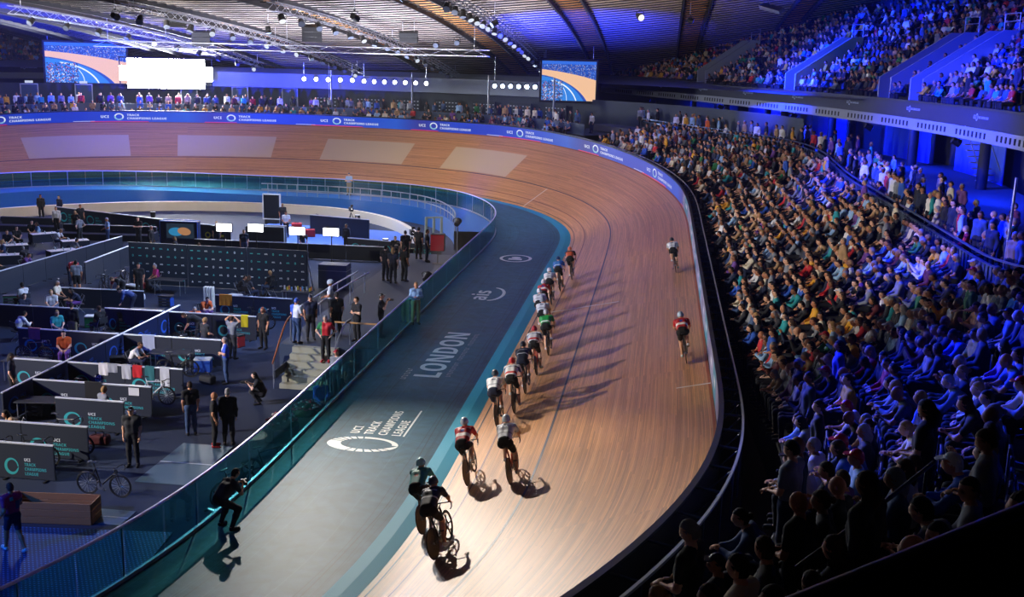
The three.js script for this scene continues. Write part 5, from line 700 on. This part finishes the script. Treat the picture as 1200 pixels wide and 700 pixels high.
chestSpots.forEach(([x, z, c, n], i) => { const o = thing(i % 2 ? 'cool_box' : 'tool_chest', `${n} ${i % 2 ? 'cool box with pale lid' : 'tool chest with drawers'} on the pit floor ${['beside the yellow vest', 'by the seated mechanics', 'behind the black bicycle', 'in the lane side bay', 'by the dividing wall', 'behind the towels', 'by the notice boards', 'near the masked man', 'by the tan shirted person', 'behind the crate boards', 'under the upper row', 'below the backdrop', 'before the backdrop corner', 'by the teal shirt', 'by the seated mechanic', 'by the bicycles'][i]}`, i % 2 ? 'cool box' : 'tool chest', [x, FL, z], (i % 5) * 0.2 - 0.4); mesh('body', rb(0.62, 0.46, 0.4, 0, 0.24, 0, 0.03), mat(c, 0.5), o); mesh('lid', rb(0.64, 0.07, 0.42, 0, 0.5, 0, 0.02), mat(i % 2 ? 0xc8ccd0 : 0x2a2c30, 0.5), o); for (let k = 0; k < (i % 2 ? 0 : 3); k++) { const d = mesh('drawer', bx(0.56, 0.12, 0.02, 0, 0.1 + k * 0.14, 0.205), mat(0x3a3d44, 0.4), o); mesh('handle', bx(0.2, 0.015, 0.02, 0, 0.1 + k * 0.14, 0.225), STEEL, d); } });
[[13.9, 5.0, 1.45, 'dark bicycle behind the pale blue towel boards', 0x16181c], [13.0, 11.2, 1.6, 'dark bicycle behind the notice boards', 0x16181c], [14.3, 16.7, 1.6, 'dark bicycle between the last two pit rows', 0x16181c]].forEach(([x, z, t, l, c]) => bicycle(l, c, { disc: false, wires: true, pos: [x, FL, z], turn: t }));
const GUESTS = [['stand long', -8.6, -15.4, 0.4, 'white', 'standing guest in white shirt among the far tables'], ['hips', -6.8, -11.6, 1.2, 'navy', 'standing guest in navy near the front tables'], ['stand', -4.9, -20.6, 0.2, 'black', 'standing guest in black before the sofa'], ['front', -1.6, -18.4, -0.8, 'light blue', 'standing guest in light blue shirt before the sofa'], ['stand long', -8.9, -18.0, 0.9, 'charcoal', 'standing guest in dark grey at the far tables'], ['cross', 0.0, -19.2, 0.1, 'black', 'standing guest in black with folded arms beside the sofa end'], ['stand', 5.2, -18.9, 0.3, 'black', 'crew member in black beside the lit picture cabinet'], ['bend', 10.6, -18.9, 0.5, 'charcoal', 'crew member in dark grey bending by the flood lamps'], ['stand long', 12.9, -20.4, -0.4, 'navy', 'crew member in navy beside the camera crew boards'], ['front', 7.6, -24.6, 0.3, 'white', 'person in white shirt on the blue mat'], ['stand', 6.1, -28.2, 0.5, 'black', 'person in black by the red case'], ['crouch', 11.6, -27.9, -0.6, 'black', 'person in black crouching by the racked bicycles'], ['stand', 10.5, 11.4, 2.0, 'navy', 'mechanic in navy behind the dividing wall'], ['bend', 13.2, 2.6, -1.2, 'black', 'mechanic in black bending over a bicycle in the middle bay'], ['front', 14.6, 5.0, 2.6, 'charcoal', 'mechanic in dark grey in the bay with the blue bag']];
GUESTS.forEach(([k, x, z, t, c, l], i) => person(k, [x, FL, z], t, { shirt: c, legs: ['black', 'charcoal', 'navy', 'denim'][i % 4], hair: ['dark', 'brown', 'fair', 'grey'][i % 4], hairKind: i % 5 === 2 ? 'long' : 'short', skin: i % 6 }, l, 'people around the infield'));

// cameras held by the photographers
for (const [x, y, z, t, l] of [[22.7, 1.0, 21.77, 0.6, 'black camera held by the photographer on the apron'], [21.72, 1.5, 4.34, 1.8, 'black camera held up by the photographer on the landing'], [18.15, -0.42, 9.83, -1.3, 'black camera held by the crouching photographer']]) { const o = thing('photo_camera', l, 'camera', [x, y, z], t); mesh('body', rb(0.15, 0.1, 0.07, 0, 0, 0, 0.015), BLACKM, o); mesh('lens', new THREE.CylinderGeometry(0.04, 0.045, 0.18, 12).rotateX(Math.PI / 2).translate(0, 0, 0.12), BLACKM, o); }

// ---------- spectators ----------
const crowdM4 = new THREE.Matrix4();
const pxOf = (() => { camera.aspect = 1200 / 700; camera.updateProjectionMatrix(); camera.updateMatrixWorld(true); return (x, y, z) => { const v = V(x, y, z).project(camera), d = camera.position.distanceTo(V(x, y, z)); return [600 + v.x * 600, 350 - v.y * 350, v.z < 1 ? d : -1]; }; })();
const SHIRTS = ['black', 'black', 'black', 'black', 'black', 'black', 'black', 'black', 'charcoal', 'charcoal', 'charcoal', 'navy', 'navy', 'navy', 'maroon', 'denim', 'denim', 'denim', 'grey', 'grey', 'grey', 'white', 'white', 'white', 'light blue', 'light blue', 'cream', 'blue', 'blue', 'teal', 'red', 'green', 'yellow', 'tan', 'tan', 'purple'];
const SPOTS = [];   // [x, y, z, turn, sitting, depth, visible]
function seat(s, r) { const [o, y] = rowAt(s, r), p = off(s, o + 0.34, y), a = lapAt(s); return [p, Math.atan2(-a.nx, -a.nz)]; }
const aisle = (s) => { const q = ((s + 3) % 11 + 11) % 11; return q < 1.1; };
const SEATS = [];
for (let r = 0; r < ROWS; r++) for (let s = 211; s < R1 - 2; s += 0.53) {
  if (aisle(s)) continue; const [p, t] = seat(s, r); SEATS.push([p, t]);
  const near = s < 232, full = near ? (r < 1 ? 0.8 : 0.97) : (r < 1 ? 0.8 : 0.97); if (rnd() > full) continue;
  if (Math.hypot(p[0] - 34.1, p[2] - 33.7) < 0.75) continue;
  const st = rnd() < (s < 224 ? 0.22 : 0.03); SPOTS.push([p[0] + rr(-0.05, 0.05), p[1], p[2] + rr(-0.05, 0.05), t + rr(-0.25, 0.25), !st]);
}
const shown = SPOTS.filter(([x, y, z]) => { const [u, v, d] = pxOf(x, y + 1.1, z); return d > 7.5 && u > -20 && u < 1230 && v > -20 && v < 740; }).map((q) => [...q, pxOf(q[0], q[1] + 1.1, q[2])[2]]).sort((a, b) => a[5] - b[5]);
const CROWDPOSE = ['sit crowd', 'sit crowd long', 'lean crowd long', 'sit crowd long left', 'sit crowd long right', 'lean crowd', 'clap crowd long', 'sit crowd long'];
let phones = 0;
const KEEP = 225;
shown.slice(0, KEEP).forEach(([x, y, z, t, sitting]) => {
  const c = pick(SHIRTS), hk = pick(['short', 'short', 'short', 'long', 'long', 'bald', 'cap', 'bun']), hr = pick(['dark', 'dark', 'brown', 'brown', 'fair', 'grey']), hat = pick(['black', 'navy', 'red', 'white']), key = sitting ? (++phones % 19 === 0 ? 'phone crowd long' : pick(CROWDPOSE)) : pick(['stand crowd long', 'front crowd']);
  const look = hk === 'bald' ? 'bald spectator' : hk === 'cap' ? 'spectator in a ' + hat + ' cap' : hr + (hk === 'long' ? ' long haired' : hk === 'bun' ? ' bun haired' : ' haired') + ' spectator';
  const doing = !sitting ? 'standing' : /clap/.test(key) ? 'clapping' : /lean/.test(key) ? 'leaning forward' : /phone/.test(key) ? 'holding up a phone' : 'sitting';
  person(key, [x, y, z], t, { shirt: c, legs: pick(['black', 'black', 'charcoal', 'navy', 'black']), hair: hr, hairKind: hk, hat, skin: Math.floor(rnd() * 6), size: rr(0.98, 1.09) }, `${look} in ${c} top ${doing} in the side stand`, 'spectators in the side stand');
});
const far = shown.slice(KEEP).map((q) => q.slice(0, 5)); const MASS = [...far];
// concourse, upper tiers, far bend
for (let s = 228; s < R1 + 2; s += 0.62) for (let k = 0; k < 3; k++) { if (rnd() > (k ? 0.4 : 0.8)) continue; const [o, y] = topAt(s), p = off(s, o + 0.5 + k * 1.0 + rr(0, 0.3), y + 0.1), a = lapAt(s); MASS.push([...p, Math.atan2(-a.nx, -a.nz) + rr(-0.6, 0.6), rnd() < 0.25]); }
for (const side of [1, -1]) { const P = fpath(side); for (let r = 0; r < UROWS - 1; r++) for (let u = 9; u < (side > 0 ? FLEN - 30 : 40); u += 0.6) { if (side > 0 && [30, 47, 62, 66.5].some((v) => Math.abs(u - v) < 1.3 && r < 7)) continue; if (rnd() > 0.82) continue; const [o, y] = upRow(r), p = P(u, o + 0.2, y), t = fcv.getTangentAt(u / FLEN); MASS.push([...p, Math.atan2(-t.z * side, t.x) + rr(-0.2, 0.2), rnd() > 0.03]); } }
for (let s = 43; s < 106; s += 0.62) for (let r = 0; r < 5; r++) { const sit = r < 3; if (rnd() > (sit ? 0.8 : r === 3 ? 0.8 : 0.6)) continue; const y = sit ? edgeY(s) - 0.2 + r * 0.3 : edgeY(s) + 0.6, o = sit ? edgeOff(s) + 1.6 + r * 0.8 : edgeOff(s) + 4.2 + (r - 3) * 1.6, p = off(s, o, y), a = lapAt(s); MASS.push([...p, Math.atan2(-a.nx, -a.nz) + rr(-0.3, 0.3), sit]); }
{
  const g = new THREE.Group(); g.name = 'spectator_crowd'; g.userData = { kind: 'stuff', label: 'dense crowd of spectators filling the stands beyond the nearest rows', category: 'crowd' }; scene.add(g);
  const poses = ['sit crowd', 'sit crowd long', 'lean crowd long', 'stand crowd long'], buckets = poses.map(() => []);
  for (const q of MASS) buckets[q[4] ? Math.floor(rnd() * 3) : 3].push(q);
  const white = mat(0xffffff, 0.85), whiteV = mat(0xffffff, 0.6, 0, { vertexColors: true }), col = new THREE.Color(), dum = new THREE.Object3D();
  poses.forEach((k, bi) => {
    const f = pose(k), L = buckets[bi], parts = [['crowd_bodies', f.body, whiteV, () => pick([0xe0ac8a, 0xd29a78, 0xc58a66, 0xb27350, 0x8a5638])], ['crowd_shirts', f.shirt, white, () => CLOTH[pick(SHIRTS)]], ['crowd_trousers', merge([f.trousers.clone(), ...f.shoe.map((g) => g.clone())]), white, () => CLOTH[pick(['black', 'black', 'navy', 'charcoal', 'black'])]], ['crowd_hair', f.hairAt('short'), white, () => HAIRC[pick(['dark', 'dark', 'brown', 'brown', 'fair', 'grey'])]]];
    for (const [n, geo, m, c] of parts) { const im = shade(new THREE.InstancedMesh(geo, m, L.length)); im.name = n; L.forEach(([x, y, z, t], i) => { dum.position.set(x, y, z); dum.rotation.set(0, t, 0); const sc = 0.96 + 0.1 * Math.abs(Math.sin(i * 7.3 + bi)); dum.scale.setScalar(sc); dum.updateMatrix(); im.setMatrixAt(i, dum.matrix); im.setColorAt(i, col.set(c())); }); g.add(im); }
  });
  const sg = merge([rb(0.46, 0.05, 0.42, 0, 0.42, 0.02, 0.02), rb(0.46, 0.42, 0.05, 0, 0.66, -0.22, 0.02)]), im = shade(new THREE.InstancedMesh(sg, mat(0x12161f, 0.6), SEATS.length)); im.name = 'stadium_seats'; im.userData = { kind: 'stuff', label: 'rows of dark tip-up seats in the side stand', category: 'seats' };
  SEATS.forEach(([p, t], i) => { dum.position.set(...p); dum.rotation.set(0, t, 0); dum.scale.setScalar(1); dum.updateMatrix(); im.setMatrixAt(i, dum.matrix); }); scene.add(im);
}
// a few people who stand out in the stands
const OUT = [[239, 15.4, 'stand', { shirt: 'orange', legs: 'black', hair: 'dark' }, 'steward in bright orange red vest standing on the concourse', -0.2], [233.5, 0.45, 'front', { shirt: 'black', legs: 'black', hair: 'brown' }, 'man in black shirt leaning at the concourse rail', 0], [235.8, 0.5, 'front long', { shirt: 'navy', hairKind: 'cap', hat: 'red' }, 'spectator in red cap at the concourse rail', 0], [248, 0.9, 'stand long', { shirt: 'yellow', legs: 'black' }, 'spectator in yellow jacket on the concourse before a blue panel', 0], [286, 0.5, 'stand long', { shirt: 'orange', legs: 'denim' }, 'spectator in orange jacket at the far end of the concourse', 0], [288, 0.6, 'stand long', { shirt: 'yellow', legs: 'denim' }, 'spectator in yellow jacket at the far end of the concourse', 0]];
OUT.forEach(([s, d, k, o, l, tw]) => { const [oo, y] = topAt(s), p = off(s, d > 10 ? d + 3 : oo + d, y + 0.1), a = lapAt(s); person(k, p, Math.atan2(-a.nx, -a.nz) + tw + (d > 10 ? Math.PI : 0), o, l, 'people on the concourse'); });

// ---------- lamps, trusses, screens ----------
const lookTo = (o, x, y, z) => { o.lookAt(x, y, z); return o; };
{ // blinder bank in the far corner
  const b = thing('blinder_bank', 'blazing white bank of stage lights in the far corner beside the big screen', 'stage lights', [-15.4, 8.5, -57.2]); lookTo(b, 20, 4, 20);
  mesh('frame', merge([bx(8.6, 0.1, 0.1, 0, 1.45, -0.15), bx(8.6, 0.1, 0.1, 0, -1.45, -0.15), ...[-4.2, -2.1, 0, 2.1, 4.2].map((x) => bx(0.1, 3, 0.1, x, 0, -0.15))]), BLACKM, b);
  for (let j = 0; j < 4; j++) for (let i = 0; i < 12; i++) { if ((j === 0 || j === 3) && (i < 1 || i > 10)) continue; const h = mesh('lamp_head', rb(0.7, 0.69, 0.3, -3.9 + i * 0.71, -1.05 + j * 0.7, 0, 0.04), BLACKM, b); mesh('lens', rb(0.66, 0.65, 0.04, -3.9 + i * 0.71, -1.05 + j * 0.7, 0.16, 0.02), glow(0xffffff, 60), h); }
  const l = new THREE.RectAreaLight(0xf2f6ff, 110, 8.2, 2.8); l.position.set(0, 0, 0.3); l.rotation.y = Math.PI; b.add(l);
}
const screenTex = canvas(512, 280, (g, w, h) => {
  let q = 4; const R = () => ((q = (q * 16807) % 2147483647) / 2147483647);
  g.fillStyle = '#1c48a8'; g.fillRect(0, 0, w, h); for (let i = 0; i < 700; i++) { g.fillStyle = pick(['#0c2a78', '#3f76d8', '#9ab8e8', '#14367c', '#c8a890']); g.fillRect(R() * w, 20 + R() * h * 0.35, 5, 5); }
  g.fillStyle = '#2a66d0'; g.fillRect(0, 0, w, 22); g.fillStyle = '#e2b48c'; g.beginPath(); g.moveTo(0, 60); g.bezierCurveTo(150, 70, 330, 90, w, 130); g.lineTo(w, h); g.lineTo(430, h); g.bezierCurveTo(360, 190, 200, 120, 0, 100); g.fill();
  g.fillStyle = '#2a7ad0'; g.beginPath(); g.moveTo(0, 110); g.bezierCurveTo(200, 120, 330, 190, 400, h); g.lineTo(0, h); g.fill(); g.strokeStyle = '#dfe8f4'; g.lineWidth = 10; g.beginPath(); g.moveTo(90, 140); g.bezierCurveTo(210, 150, 300, 210, 330, h); g.stroke(); g.lineWidth = 5; g.beginPath(); g.moveTo(130, 140); g.bezierCurveTo(190, 160, 240, 210, 240, h); g.stroke();
  for (let i = 0; i < 500; i++) { g.fillStyle = pick(['#0e2450', '#d8dce8', '#1a3a8c', '#b84a3c', '#0a1a3a']); g.fillRect(R() * 200, 140 + R() * 140, 6, 6); }
});
for (const [p, w, h, l, to] of [[[-22.6, 9.3, -55.6], 7.2, 3.7, 'big screen showing the track beside the blinder bank', [20, 5, 30]], [[23.4, 8.95, -53.6], 4.75, 3.4, 'big screen showing the track at the end of the upper tier', [30, 6, 40]]]) {
  const o = thing('video_screen', l, 'screen', p); lookTo(o, ...to); mesh('housing', rb(w + 0.4, h + 0.4, 0.4, 0, 0, -0.22, 0.05), BLACKM, o);
  mesh('picture', new THREE.PlaneGeometry(w, h), new THREE.MeshPhysicalMaterial({ color: 0x050505, roughness: 0.5, emissive: 0xffffff, emissiveIntensity: 1.25, emissiveMap: screenTex }), o); for (const x of [-w / 2 + 0.3, w / 2 - 0.3]) mesh('hanger', bar([x, h / 2, -0.2], [x, h / 2 + 1.6, -0.2], 0.04), STEEL, o);
  const rl = new THREE.RectAreaLight(0x7a9cff, 1.2, w, h); rl.position.z = 0.1; rl.rotation.y = Math.PI; o.add(rl);
}
function parLamp(pos, to, label, k, hex = 0xffffff, group = 'stage lamps') {   // round can in a yoke
  const o = thing('stage_lamp', label, 'lamp', pos, 0, group); lookTo(o, ...to); mesh('can', new THREE.CylinderGeometry(0.2, 0.15, 0.42, 14).rotateX(Math.PI / 2), BLACKM, o); mesh('lens', cyl(0.18, 0.02, 0, 0, 0, 14).rotateX(Math.PI / 2).translate(0, 0, 0.215), k ? glow(hex, k) : mat(0x6a7488, 0.1), o); mesh('yoke', pipe([[-0.23, 0, 0], [-0.23, 0.2, -0.02], [0, 0.36, -0.02], [0.23, 0.2, -0.02], [0.23, 0, 0]], 0.018, 5), BLACKM, o); return o;
}
// rows of lamps along the far bulkhead
const rows = [[[-2.6, 8.35, -59.6], [2.2, 8.35, -59.5], 5, 26], [[3.4, 8.3, -59.3], [9.7, 8.3, -58.1], 7, 16], [[16.5, 8.3, -55.9], [21.1, 8.35, -54.4], 7, 14]];
rows.forEach(([a, b, n, k], ri) => {
  const t = thing('lamp_bar', ['steel bar holding the brightest row of lamps over the far stand', 'long steel bar of lamps over the middle of the far stand', 'steel bar of lamps beside the small screen'][ri], 'lighting bar'); mesh('bar', bar([a[0], a[1] + 0.4, a[2]], [b[0], b[1] + 0.4, b[2]], 0.04), STEEL, t); for (const q of [a, b]) mesh('hanger', bar([q[0], q[1] + 0.4, q[2]], [q[0], roofY(q[0], q[2]), q[2]], 0.04), STEEL, t);
  for (let i = 0; i < n; i++) { const u = i / (n - 1); parLamp([lerp(a[0], b[0], u), lerp(a[1], b[1], u), lerp(a[2], b[2], u)], [22, 4, 10], ['bright white lamp in the brightest row over the far stand', 'white lamp on the long bar over the far stand', 'bluish white lamp on the bar beside the small screen'][ri], ri === 2 && i === 4 ? 60 : k, ri === 2 ? 0xc8dcff : 0xffffff, 'lamp row ' + (ri + 1)); }
});
// roof trusses with lamps
function truss(x, z0, z1, drop, label, tint, x1 = x) {
  const o = thing('lighting_truss', label, 'truss'), n = Math.round((z1 - z0) / 1.0), at = (i, dx, dy) => { const z = lerp(z0, z1, i / n), xx = lerp(x, x1, i / n); return [xx + dx, roofY(xx, z) - drop + dy, z]; }, m = mat(tint, 0.3, 0.7);
  for (const [dx, dy] of [[-0.22, 0.22], [0.22, 0.22], [-0.22, -0.22], [0.22, -0.22]]) mesh('chord', pipe(Array.from({ length: n + 1 }, (_, i) => at(i, dx, dy)), 0.035, 5, n), m, o);
  const br = []; for (let i = 0; i < n; i++) { const s = i % 2 ? 1 : -1; for (const dx of [-0.22, 0.22]) br.push(bar(at(i, dx, 0.22 * s), at(i + 1, dx, -0.22 * s), 0.018, 3)); br.push(bar(at(i, 0.22 * s, -0.22), at(i + 1, -0.22 * s, -0.22), 0.018, 3)); }
  const bm = mesh('bracing', merge(br), m, o); bm.userData.kind = 'stuff';
  for (const i of [1, Math.floor(n / 2), n - 1]) { const a = at(i, 0, 0.2); mesh('hanger', bar(a, [a[0], a[1] + drop, a[2]], 0.02, 4), STEEL, o); }
  return (t) => at(t * n, 0, -0.5);
}
const TR = [[20.4, -60, -14, 0.55, 'dark truss strung with lamps beside the small screen', 0x3a4258, 20.0, 20], [11.9, -62, -12, 0.9, 'long bright steel truss over the infield', 0xc8ccd8, 11.4, 16], [3.4, -58, -12, 0.9, 'bright steel truss over the pits', 0xb8bcc8, 3.4, 14], [-5.5, -56, -16, 0.9, 'steel truss over the guest area', 0xa8b0c0, -5.5, 10]];
TR.forEach(([x, z0, z1, d, l, c, x1, n], ti) => { const f = truss(x, z0, z1, d, l, c, x1); for (let i = 0; i < n; i++) { const p = f((i + 0.5) / n); parLamp(p, [p[0] + rr(-6, 12), -2, p[2] + rr(4, 26)], 'black stage lamp hung under the ' + l, ti === 0 && i % 4 === 0 ? 0.9 : i % 5 === 0 ? 0.8 : 0, 0xe8f0ff, 'lamps under truss ' + (ti + 1)); } });
{ const o = thing('cross_truss', 'pale truss crossing between the roof trusses above the pits', 'truss'), m = mat(0xb8bcc8, 0.3, 0.7); const A = [-8, 11.0, -30], B = [20, 11.0, -30]; for (const [dy, dz] of [[0.2, 0.2], [-0.2, 0.2], [0.2, -0.2], [-0.2, -0.2]]) mesh('chord', bar([A[0], A[1] + dy, A[2] + dz], [B[0], B[1] + dy, B[2] + dz], 0.035, 5), m, o); const br = []; for (let i = 0; i < 28; i++) { const s = i % 2 ? 1 : -1; br.push(bar([-8 + i, 11 + 0.2 * s, -29.8], [-7 + i, 11 - 0.2 * s, -29.8], 0.018, 3)); } mesh('bracing', merge(br), m, o).userData.kind = 'stuff'; for (const x of [-7, 6, 19]) mesh('hanger', bar([x, 11.2, -30], [x, roofY(x, -30), -30], 0.02, 4), STEEL, o); }
// loudspeaker clusters and single lamps under the roof
function cluster(p, l, n) { const o = thing('speaker_array', l, 'speaker', p); lookTo(o, 20, 0, 10); for (let i = 0; i < n; i++) mesh('cabinet', rb(1.3, 0.34, 0.6, 0, -i * 0.36, -i * 0.06, 0.03), mat(0x101319, 0.6), o); mesh('hanger', merge([bar([-0.4, 0.1, 0], [-0.4, 1.4, 0], 0.02, 4), bar([0.4, 0.1, 0], [0.4, 1.4, 0], 0.02, 4)]), STEEL, o); }
cluster([0.7, 13.0, -24.2], 'black loudspeaker array hung above the blinder bank side of the roof', 3); cluster([8.7, 12.3, -27.1], 'black loudspeaker array hung in the middle of the roof', 3); cluster([-1.8, 11.9, -33.8], 'dark loudspeaker array hung far back under the roof', 3); cluster([13.8, 12.2, -33], 'small black loudspeaker array beside the long truss', 2);
parLamp([17.6, 11.7, -31.2], [20, 0, 10], 'single black lamp hanging clear of the roof ribs', 0); parLamp([30.2, 13.1, -17.8], [40, 6, 0], 'single pale lamp head hung over the side stand', 1.5, 0xe8e4dc); parLamp([15.8, 11.5, -33], [12, 0, 10], 'small black lamp hanging beside the pale truss', 0);
{ const o = thing('light_bar', 'bright slanted lamp batten hung above the upper tier', 'lamp', [36.2, 13.1, -6.2]); o.rotation.set(0.2, 0.5, 0.5); mesh('batten', rb(0.3, 0.2, 1.6, 0, 0, 0, 0.03), STEEL, o); for (let i = 0; i < 5; i++) mesh('lens', cyl(0.1, 0.02, 0, -0.11, -0.6 + i * 0.3, 10), glow(0xffffff, 4), o); mesh('hanger', bar([0, 0.1, 0], [0, 1.6, 0], 0.02, 4), STEEL, o); }
// fittings of the rig, behind their lights; floor and soffit ones are added
RIG.forEach(([p, to, c]) => {
  const d = V(to[0] - p[0], to[1] - p[1], to[2] - p[2]).normalize().multiplyScalar(0.32), q = [p[0] - d.x, p[1] - d.y, p[2] - d.z], hue = c === WHITE ? 'white' : c === COOL ? 'cool white' : [BLUE, 0x1a6cff].includes(c) ? 'blue' : 'pale';
  const up = p[1] < 3, low = p[1] > 7 && p[1] < 8; parLamp(q, to, `${hue} ${up ? 'added floor lamp aimed up at the roof' : low ? 'added lamp under the upper tier lighting a wall panel' : 'profile lamp hung from the roof'}`, 2.5, c, up ? 'added floor lamps aimed at the roof' : low ? 'added lamps under the upper tier' : 'profile lamps of the rig');
  const o = thing(up ? 'added_lamp_stand' : 'lamp_hanger', `${up ? 'short stand under an added floor lamp' : 'thin steel drop rod holding a lamp'}`, up ? 'stand' : 'hanger', q, 0, up ? 'stands of the added floor lamps' : 'drop rods of the rig'); const H = up ? -(q[1] - FL) : low ? 0.35 : roofY(q[0], q[2]) - q[1];
  mesh('rod', up ? bar([0, H, 0], [0, -0.22, 0], 0.04) : bar([0, 0.34, 0], [0, H, 0], 0.02, 5), STEEL, o); mesh('clamp', up ? cyl(0.25, 0.03, 0, H + 0.02, 0) : rb(0.08, 0.06, 0.08, 0, 0.37, 0), BLACKM, o);
});
// doors, boards and posts along the far wall
for (let i = 0; i < 7; i++) { const s = 48 + i * 2.6, p = off(s, 14.7, 5.3), t = lapAt(s).t; const o = thing('press_board', 'dark board dotted with small white logos on the far wall', 'board', p, t + Math.PI * 1.5, 'dotted boards on the far wall'); mesh('panel', bx(2.5, 1.9, 0.06, 0, 0.5, 0), mat(0x142434, 0.6), o); const dots = []; for (let a = 0; a < 7; a++) for (let b = 0; b < 5; b++) dots.push(new THREE.PlaneGeometry(0.16, 0.07).translate(-1.05 + a * 0.35, -0.2 + b * 0.34, 0.035)); mesh('logo_print', merge(dots), mat(0xc8d4dc, 0.6), o).userData.kind = 'stuff'; }
for (let i = 0; i < 6; i++) { if (i === 3) continue; const s = 66 + i * 3.1, p = off(s, 14.6, 5.0), t = lapAt(s).t; const o = thing('exit_door', 'pale framed doorway in the far wall', 'door', p, t + Math.PI * 1.5, 'doorways in the far wall'); mesh('leaf', bx(1.4, 2.2, 0.06, 0, 1.1, 0), mat(0x33506c, 0.5), o); mesh('frame', merge([bx(0.1, 2.3, 0.1, -0.75, 1.15, 0), bx(0.1, 2.3, 0.1, 0.75, 1.15, 0), bx(1.6, 0.1, 0.1, 0, 2.3, 0)]), mat(0xa8b4c0, 0.5), o); mesh('lit_sign', bx(0.7, 0.22, 0.05, 0, 2.5, 0.03), glow(0xdfeaff, 0.8), o); }
for (const s of [47, 52, 57.5, 63]) { const p = off(s, 12.6, 4.9); tag(mesh('far_post', bar(p, [p[0], 9.2, p[2]], 0.09, 8), mat(0xa8b0c0, 0.4, 0.4)), 'slim pale steel post holding up the far bulkhead', 'post', 'far bulkhead posts'); }

scene.fog = new THREE.FogExp2(0xeeeaf4, 0.00022);
renderer.render(scene, camera);
